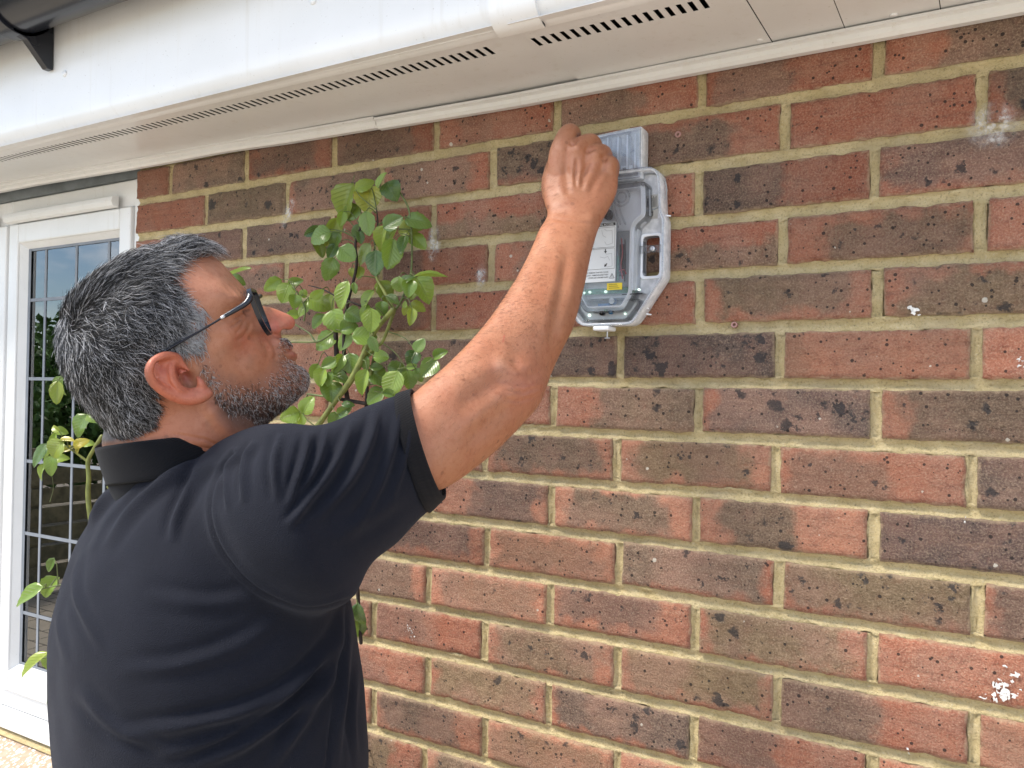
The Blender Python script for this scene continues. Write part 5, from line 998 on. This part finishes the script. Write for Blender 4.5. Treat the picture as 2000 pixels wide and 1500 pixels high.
tx, tz = lx1-.0052, lz0+.0045; lines([(tx-.0036, tz), (tx+.0036, tz), (tx, tz+.0066), (tx-.0036, tz)], .0006); lines([(tx+.0004, tz+.0048), (tx-.0006, tz+.0030), (tx+.0005, tz+.0030), (tx-.0003, tz+.0012)], .0005)
# yellow sticker, rating label with CE mark
a, b = pxz(1186, 567, -.0425), pxz(1216, 552, -.0425); flat('yellow_sticker', a[0], b[0], a[1], b[1], -.0438, M['yellow'])
for k in range(3): flat('sticker_print', a[0]+.003, b[0]-.004-.002*k, a[1]+.002+.0026*k, a[1]+.0030+.0026*k, -.0440, M['ylink'])
a, b = pxz(1268, 428, -.019), pxz(1285, 379, -.019); flat('rating_label', a[0], b[0], a[1], b[1], -.0184, M['beige']); text('CE', a[0]+.0055, a[1]+.003, .0068, -.0187, M['ink'], rot=math.pi/2)
for k in range(5): flat('rating_print', a[0]+.0015+.0019*k, a[0]+.0023+.0019*k, a[1]+.0165, b[1]-.002-.002*(k % 2), -.0187, M['ink'])
# lower compartment: boards, relay, capacitor, LEDs
low = rounded(sym([(.050, 1.7935), (.050, 1.786), (.032, 1.7645)]), .004); plate('lower_cover', low, [inset(low, .002)], -.036, -.0072, M['clear'], box, .0006)
a, b = pxz(1140, 624), pxz(1229, 582); m = MB(); m.box(XC-.045, XC+.041, -.0215, -.0195, a[1], b[1]); m.build('circuit_board', M['pcb'], box)
a, b = pxz(1138, 579), pxz(1222, 561); m = MB(); m.box(XC-.045, XC+.043, -.030, -.028, a[1]+.002, b[1]); m.build('led_board', M['green'], box)
m = MB(); a, b = pxz(1141, 580), pxz(1256, 575); m.box(XC-.045, b[0], -.034, -.012, a[1], a[1]+.0018); m.build('board_shelf', M['clear'], box); m = MB(); m.box(pxz(1218, 576)[0], pxz(1257, 572)[0], -.036, -.0345, pxz(1218, 577)[1], pxz(1218, 577)[1]+.0012); m.build('shelf_edge', M['ink'], box)
a, b = pxz(1168, 601), pxz(1191, 592); m = MB(); m.box(a[0], b[0], -.031, -.0216, a[1], b[1]); m.build('relay', M['blue'], box, bevel=.0006)
cx, cz = pxz(1196, 588); m = MB(); th = np.linspace(0, 6.283, 20, endpoint=False); m.loft([[(cx+r*math.cos(t), y, cz+r*math.sin(t)) for t in th] for r, y in ((.0044, -.0216), (.0044, -.0320))]); m.build('capacitor', M['blue'], box, smooth=True)
m = MB(); m.loft([[(cx+r*math.cos(t), y, cz+r*math.sin(t)) for t in th] for r, y in ((.0043, -.0321), (.0043, -.0332), (.0034, -.0338))]); m.build('capacitor_cap', M['white'], box, smooth=True)
for px_, py_, r, mt in ((1173, 611, .0035, 'metal'), (1190, 609, .0030, 'blue'), (1181, 606, .0022, 'green'), (1174, 585, .0016, 'beige'), (1226, 617, .0014, 'metal')):
    cx, cz = pxz(px_, py_); m = MB(); m.loft([[(cx+q*math.cos(t), y, cz+q*math.sin(t)) for t in th] for q, y in ((r, -.0216), (r, -.027), (r*.6, -.029))]); m.build('component', M[mt], box, smooth=True)
for px_, py_, r in ((1147, 615, .0022), (1217, 612, .0015), (1153, 571, .0018), (1184, 570, .0020), (1249, 566, .0018), (1142, 572, .0014)):
    cx, cz = pxz(px_, py_); y = -.031 if py_ < 580 else -.0218; m = MB(); m.loft([[(cx+q*math.cos(t), yy, cz+q*math.sin(t)) for t in th] for q, yy in ((r, y+.0008), (r, y-.002), (r*.6, y-.0035))]); m.build('indicator_light', M['led'], box, smooth=True)
a, b = pxz(1163, 645), pxz(1194, 634); m = MB(); m.box(a[0], b[0], -.040, -.012, 1.7505, 1.7570); m.build('latch', M['milky'], box, bevel=.002)
cx = pxz(1184, 650)[0]; m = MB(); m.chain([(cx, -.026, 1.752), (cx, -.026, 1.741)], [.0012, .0009], 10); m.chain([(cx-.003, -.026, 1.7405), (cx+.003, -.026, 1.7405)], [.0012, .0012], 8); m.build('screw', M['zinc'], box, smooth=True)
for px_, py_ in ((1256, 600), (1261, 612), (1299, 418)):
    x, z = pxz(px_, py_); m = MB(); m.chain([(x-.002, -.020, z), (x+.004, -.020, z-.001)], [.0014, .0010], 8); m.build('edge_pip', M['milky'], box, smooth=True)

# ------------------------------------------------------------------ wall plugs, nail
for px_, py_, lb in ((1325, 263, 'small pinkish wall plug in dark brick right of the box lid'), (1433, 634, 'small pinkish wall plug in mortar joint below right of the box')):
    p = onY(px_, py_, 0); m = MB(); th = np.linspace(0, 6.283, 20, endpoint=False); y0 = 0.004 if py_ > 500 else 0
    m.loft([[(p[0]+r*math.cos(t), y0+y, p[2]+r*math.sin(t)) for t in th] for r, y in ((.0042, .004), (.0042, -.0025), (.0036, -.0032), (.0024, -.003), (.0022, .012))], cap=True); o = m.build('wall_plug', M['plug'], None, smooth=True); tag(o, lb, 'wall plug', 'wall plugs')
p = onY(722, 1466, 0); m = MB(); m.chain([(p[0], .012, p[2]), (p[0], -.018, p[2]+.001)], [.0018, .0018], 8); m.chain([(p[0], -.018, p[2]+.001), (p[0], -.021, p[2]+.001)], [.0038, .0036], 12); o = m.build('nail', M['metal'], None, smooth=True); tag(o, 'dark nail head in the bricks beside the polo shirt hem', 'nail')

# ------------------------------------------------------------------ climbing rose
def leaf_mesh(seed):
    g = np.random.default_rng(seed); nl, nw = 11, 4; V = []
    fold = g.uniform(.12, .60); curl = g.uniform(-.75, .05); tw = g.normal()*.15
    for i in range(nl):
        t = i/(nl-1); w = .50*math.sin(math.pi*min(1, t**.80))**.62*(1-.12*t) if 0 < t < 1 else 0
        w *= 1+.05*math.sin(i*2.9+seed)
        for j in range(-nw, nw+1):
            u = j/nw; y = u*w; z = fold*abs(y)+curl*(t-.35)**2-.5*abs(u)**3*w*.18+.02*math.sin(7*t+3*u+seed)*abs(u)+tw*y*t
            ser = .012*((i+abs(j)) % 2) if abs(j) == nw else 0; V.append((t-.5+ser, y, z))
    V = np.array(V); k = 2*nw+1; i = np.arange(nl-1)[:, None]; j = np.arange(k-1)[None]; Fq = np.stack([i*k+j, (i+1)*k+j, (i+1)*k+j+1, i*k+j+1], -1).reshape(-1, 4)
    me = mesh_np('leaf', V, Fq); me.materials.append(M['leaf']); return me
LEAF = [leaf_mesh(i) for i in range(14)]
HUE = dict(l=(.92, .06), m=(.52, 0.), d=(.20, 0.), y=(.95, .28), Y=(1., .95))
def plant(name, label, stems, leaves, org, depth, g, loc):
    root = empty(name, loc, label, 'rose plant'); pts = []
    for (P, r0, r1, mt, dd) in stems:
        Q = np.array([W(org[0]+p[0]/org[2], org[1]+p[1]/org[2], depth(org[0]+p[0]/org[2])+dd+(p[2] if len(p) > 2 else 0)) for p in P]); m = MB(); m.tube(Q, np.linspace(r0, r1, len(Q))*(1+.08*g.normal(size=len(Q))), 8, 6); cq_ = catmull(Q, 8); pts.append(cq_)
        if mt == 'stemg' and r0 > .003:
            for k in range(3, len(cq_)-3, 6):
                t = cq_[k+1]-cq_[k-1]; t /= np.linalg.norm(t); b = np.cross(t, g.normal(size=3)); b /= np.linalg.norm(b); m.chain([cq_[k]+b*r0*.7, cq_[k]+b*(r0+.003)-t*.001], [.0012, .0002], 6, 2)
        m.build('stem', M[mt], root, smooth=True)
    pts = np.vstack(pts); tw = MB()
    for (x, y, L, wr, ang, c) in leaves:
        X_, Y_ = org[0]+x/org[2], org[1]+y/org[2]; d = depth(X_)+g.uniform(-.035, .03); Lm = L/org[2]*d/F*1.24*g.uniform(.86, 1.12); a = math.radians(ang); cpt = W(X_, Y_, d)
        t = RI*math.cos(a)+UP*math.sin(a)+fw*g.uniform(-.35, .25); t /= np.linalg.norm(t); nrm = -fw+UP*.35+RI*g.uniform(-.5, .5)+UP*g.uniform(-.4, .4); nrm -= t*(nrm@t); nrm /= np.linalg.norm(nrm); b = np.cross(nrm, t)
        o = bpy.data.objects.new('leaf', LEAF[g.integers(14)]); link(o, root); wk = max(.55, min(1.0, wr*1.12)); tilt = math.acos(min(1, wr*1.12/wk)) if wr*1.12 < wk else 0; sg = g.choice([-1, 1]); nr2 = nrm*math.cos(tilt)+b*math.sin(tilt)*sg; b2 = np.cross(nr2, t)
        Mx = Matrix(((t[0], b2[0], nr2[0]), (t[1], b2[1], nr2[1]), (t[2], b2[2], nr2[2]))).to_4x4(); o.matrix_basis = Matrix.Translation(Vector(cpt)-Vector(loc)) @ Mx @ Matrix.Diagonal((Lm, Lm*wk*1.05, Lm, 1))
        h, yl = HUE[c]; o['hue'] = float(np.clip(h+g.normal()*.16, 0, 1)); o['yel'] = float(np.clip(yl+max(0, g.normal()-.9)*.35, 0, 1))
        bp = cpt-t*Lm*.5; k = np.argmin(((pts-bp)**2).sum(1)); q = pts[k]
        if np.linalg.norm(q-bp) < .075: tw.tube([bp+t*.002, bp*.6+q*.4-t*.004+np.array([0, 0, .003]), q], [.0006, .0008, .0011], 5, 4)
        else: tw.tube([bp+t*.002, bp-t*.012], [.0006, .0008], 5, 3)
    tw.build('twigs', M['stemt'], root, smooth=True)['kind'] = 'stuff'; return root
g = np.random.default_rng(77)
def dmain(x): r = ray(x, 700); return (-CAM[1]-.085)/r[1]
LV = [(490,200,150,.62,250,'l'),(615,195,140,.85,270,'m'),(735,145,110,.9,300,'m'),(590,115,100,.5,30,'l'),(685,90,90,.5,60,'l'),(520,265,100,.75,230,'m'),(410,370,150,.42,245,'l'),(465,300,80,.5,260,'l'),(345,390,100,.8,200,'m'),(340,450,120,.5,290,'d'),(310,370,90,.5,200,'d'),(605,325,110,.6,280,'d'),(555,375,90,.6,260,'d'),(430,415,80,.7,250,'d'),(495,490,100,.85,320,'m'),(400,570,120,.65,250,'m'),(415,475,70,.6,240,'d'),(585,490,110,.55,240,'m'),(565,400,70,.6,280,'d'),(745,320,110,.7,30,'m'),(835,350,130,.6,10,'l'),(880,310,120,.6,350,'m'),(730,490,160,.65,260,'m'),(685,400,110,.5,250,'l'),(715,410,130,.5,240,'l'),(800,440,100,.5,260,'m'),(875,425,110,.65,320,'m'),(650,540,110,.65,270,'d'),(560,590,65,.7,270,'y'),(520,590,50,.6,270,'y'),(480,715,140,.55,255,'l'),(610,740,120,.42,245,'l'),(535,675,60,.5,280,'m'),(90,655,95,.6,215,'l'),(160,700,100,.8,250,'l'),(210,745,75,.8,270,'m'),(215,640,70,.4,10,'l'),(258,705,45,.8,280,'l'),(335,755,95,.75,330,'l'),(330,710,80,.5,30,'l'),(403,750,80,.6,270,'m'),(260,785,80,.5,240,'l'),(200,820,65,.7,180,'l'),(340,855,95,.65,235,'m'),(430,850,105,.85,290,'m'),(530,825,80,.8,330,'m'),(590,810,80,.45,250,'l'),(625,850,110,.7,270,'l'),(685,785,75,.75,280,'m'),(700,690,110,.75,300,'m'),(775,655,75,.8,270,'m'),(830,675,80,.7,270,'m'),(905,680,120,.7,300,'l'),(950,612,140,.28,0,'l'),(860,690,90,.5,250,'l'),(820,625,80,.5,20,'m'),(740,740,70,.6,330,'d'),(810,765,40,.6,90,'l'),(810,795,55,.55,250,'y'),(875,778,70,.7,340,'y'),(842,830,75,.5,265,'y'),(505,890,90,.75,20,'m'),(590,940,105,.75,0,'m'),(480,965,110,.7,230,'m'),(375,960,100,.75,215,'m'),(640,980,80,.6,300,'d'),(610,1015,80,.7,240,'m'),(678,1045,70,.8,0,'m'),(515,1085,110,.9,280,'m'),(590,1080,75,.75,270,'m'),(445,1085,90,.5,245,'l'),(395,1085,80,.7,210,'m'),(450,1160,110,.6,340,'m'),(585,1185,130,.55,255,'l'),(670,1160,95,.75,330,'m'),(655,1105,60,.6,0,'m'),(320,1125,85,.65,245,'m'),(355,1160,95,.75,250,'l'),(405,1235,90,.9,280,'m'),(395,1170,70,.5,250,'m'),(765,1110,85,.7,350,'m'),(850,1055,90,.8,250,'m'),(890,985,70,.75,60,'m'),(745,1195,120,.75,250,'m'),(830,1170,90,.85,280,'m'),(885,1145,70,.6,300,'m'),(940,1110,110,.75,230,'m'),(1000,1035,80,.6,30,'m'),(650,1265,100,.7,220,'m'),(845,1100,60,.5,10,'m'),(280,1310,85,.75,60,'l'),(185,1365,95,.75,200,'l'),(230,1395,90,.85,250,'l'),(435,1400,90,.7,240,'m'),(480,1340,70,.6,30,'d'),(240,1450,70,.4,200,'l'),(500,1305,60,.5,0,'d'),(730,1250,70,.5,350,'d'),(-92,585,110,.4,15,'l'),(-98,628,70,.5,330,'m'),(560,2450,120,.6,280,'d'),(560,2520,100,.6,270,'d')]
ST = [([(330, 1430), (430, 1290), (530, 1150), (640, 920), (745, 790)], .0048, .0042, 'stemg', 0), ([(-60, 2600), (120, 2000), (330, 1430)], .006, .0048, 'stemg', 0), ([(745, 790), (700, 700), (650, 610), (640, 520)], .003, .0018, 'stemg', .01), ([(500, 1300), (480, 1150), (480, 900), (500, 750), (545, 560), (540, 430), (570, 340)], .0038, .0016, 'stemd', .02), ([(785, 160), (830, 250), (845, 400), (840, 600), (790, 740), (750, 800)], .0014, .0022, 'stemt', .01), ([(750, 800), (690, 960), (650, 1010), (610, 1200)], .0030, .0024, 'stemg', .02),
      ([(570, 770), (440, 720), (360, 680), (285, 660)], .0018, .0008, 'stemd', .0), ([(440, 720), (430, 660)], .001, .0006, 'stemd', 0), ([(470, 700), (455, 630)], .001, .0006, 'stemd', 0), ([(440, 900), (335, 965), (290, 920), (210, 870)], .0018, .0013, 'stemt', 0), ([(335, 968), (190, 968)], .0012, .001, 'stemt', .01), ([(430, 1270), (500, 1285), (590, 1300)], .003, .003, 'stemd', .02), ([(280, 1250), (440, 1270)], .0016, .0022, 'stemt', .01), ([(600, 1010), (605, 1150), (600, 1290), (590, 1420)], .003, .003, 'stemd', .03), ([(655, 250), (660, 340), (640, 480)], .0011, .0014, 'stemd', .01), ([(260, 850), (265, 780), (210, 680)], .0012, .0008, 'stemt', 0), ([(430, 860), (440, 1100)], .004, .004, 'stemd', .035), ([(520, 1800), (560, 2450), (570, 2600)], .003, .003, 'stemd', .0), ([(400, 1060), (370, 1020)], .001, .0006, 'stemd', 0)]
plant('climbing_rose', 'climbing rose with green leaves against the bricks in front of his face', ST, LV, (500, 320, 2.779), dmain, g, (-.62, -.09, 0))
LL = [(365,460,110,.75,260,'m'),(335,500,130,.45,270,'l'),(470,690,130,.75,240,'m'),(545,650,80,.6,330,'m'),(330,830,100,.95,230,'m'),(230,865,120,.45,245,'m'),(270,845,80,.45,260,'l'),(360,730,65,.6,350,'l'),(325,712,60,.4,150,'y'),(315,770,60,.5,80,'l'),(390,785,90,.25,0,'Y'),(470,795,85,.6,30,'Y'),(460,830,50,.5,260,'Y'),(395,830,50,.5,200,'Y'),(520,800,60,.7,0,'l'),(295,930,95,.7,260,'m'),(350,890,90,.65,10,'l'),(240,965,100,.4,245,'l'),(175,1695,160,.35,215,'m'),(290,1640,120,.6,230,'m'),(300,1510,90,.5,240,'m'),(205,2095,140,.3,225,'l'),(285,2080,110,.6,260,'m'),(322,2300,140,.4,265,'m')]
LS = [([(595, 758), (545, 840), (515, 905), (520, 1000), (518, 1140), (560, 1500), (600, 2300)], .0030, .0042, 'stemg', 0), ([(515, 905), (440, 850), (375, 808), (320, 790)], .0022, .0010, 'stemg', 0), ([(630, 900), (640, 1040), (650, 1200), (620, 2300)], .004, .004, 'stemg', .02), ([(300, 960), (312, 1060), (292, 1140)], .0004, .0004, 'stemt', 0), ([(560, 1600), (400, 1620), (290, 1640), (200, 1665)], .0016, .0008, 'stemt', 0), ([(590, 2000), (430, 2010), (330, 2040), (240, 2060)], .0016, .0008, 'stemt', 0), ([(600, 2300), (420, 2230), (322, 2240)], .0016, .0008, 'stemt', 0), ([(590, 600), (470, 560), (390, 430)], .0014, .0008, 'stemt', 0)]
plant('climbing_rose', 'rose stems with yellowing leaves in front of the leaded window', LS, LL, (0, 600, 3.0), lambda x: 1.30, g, (-.95, -.30, 0))
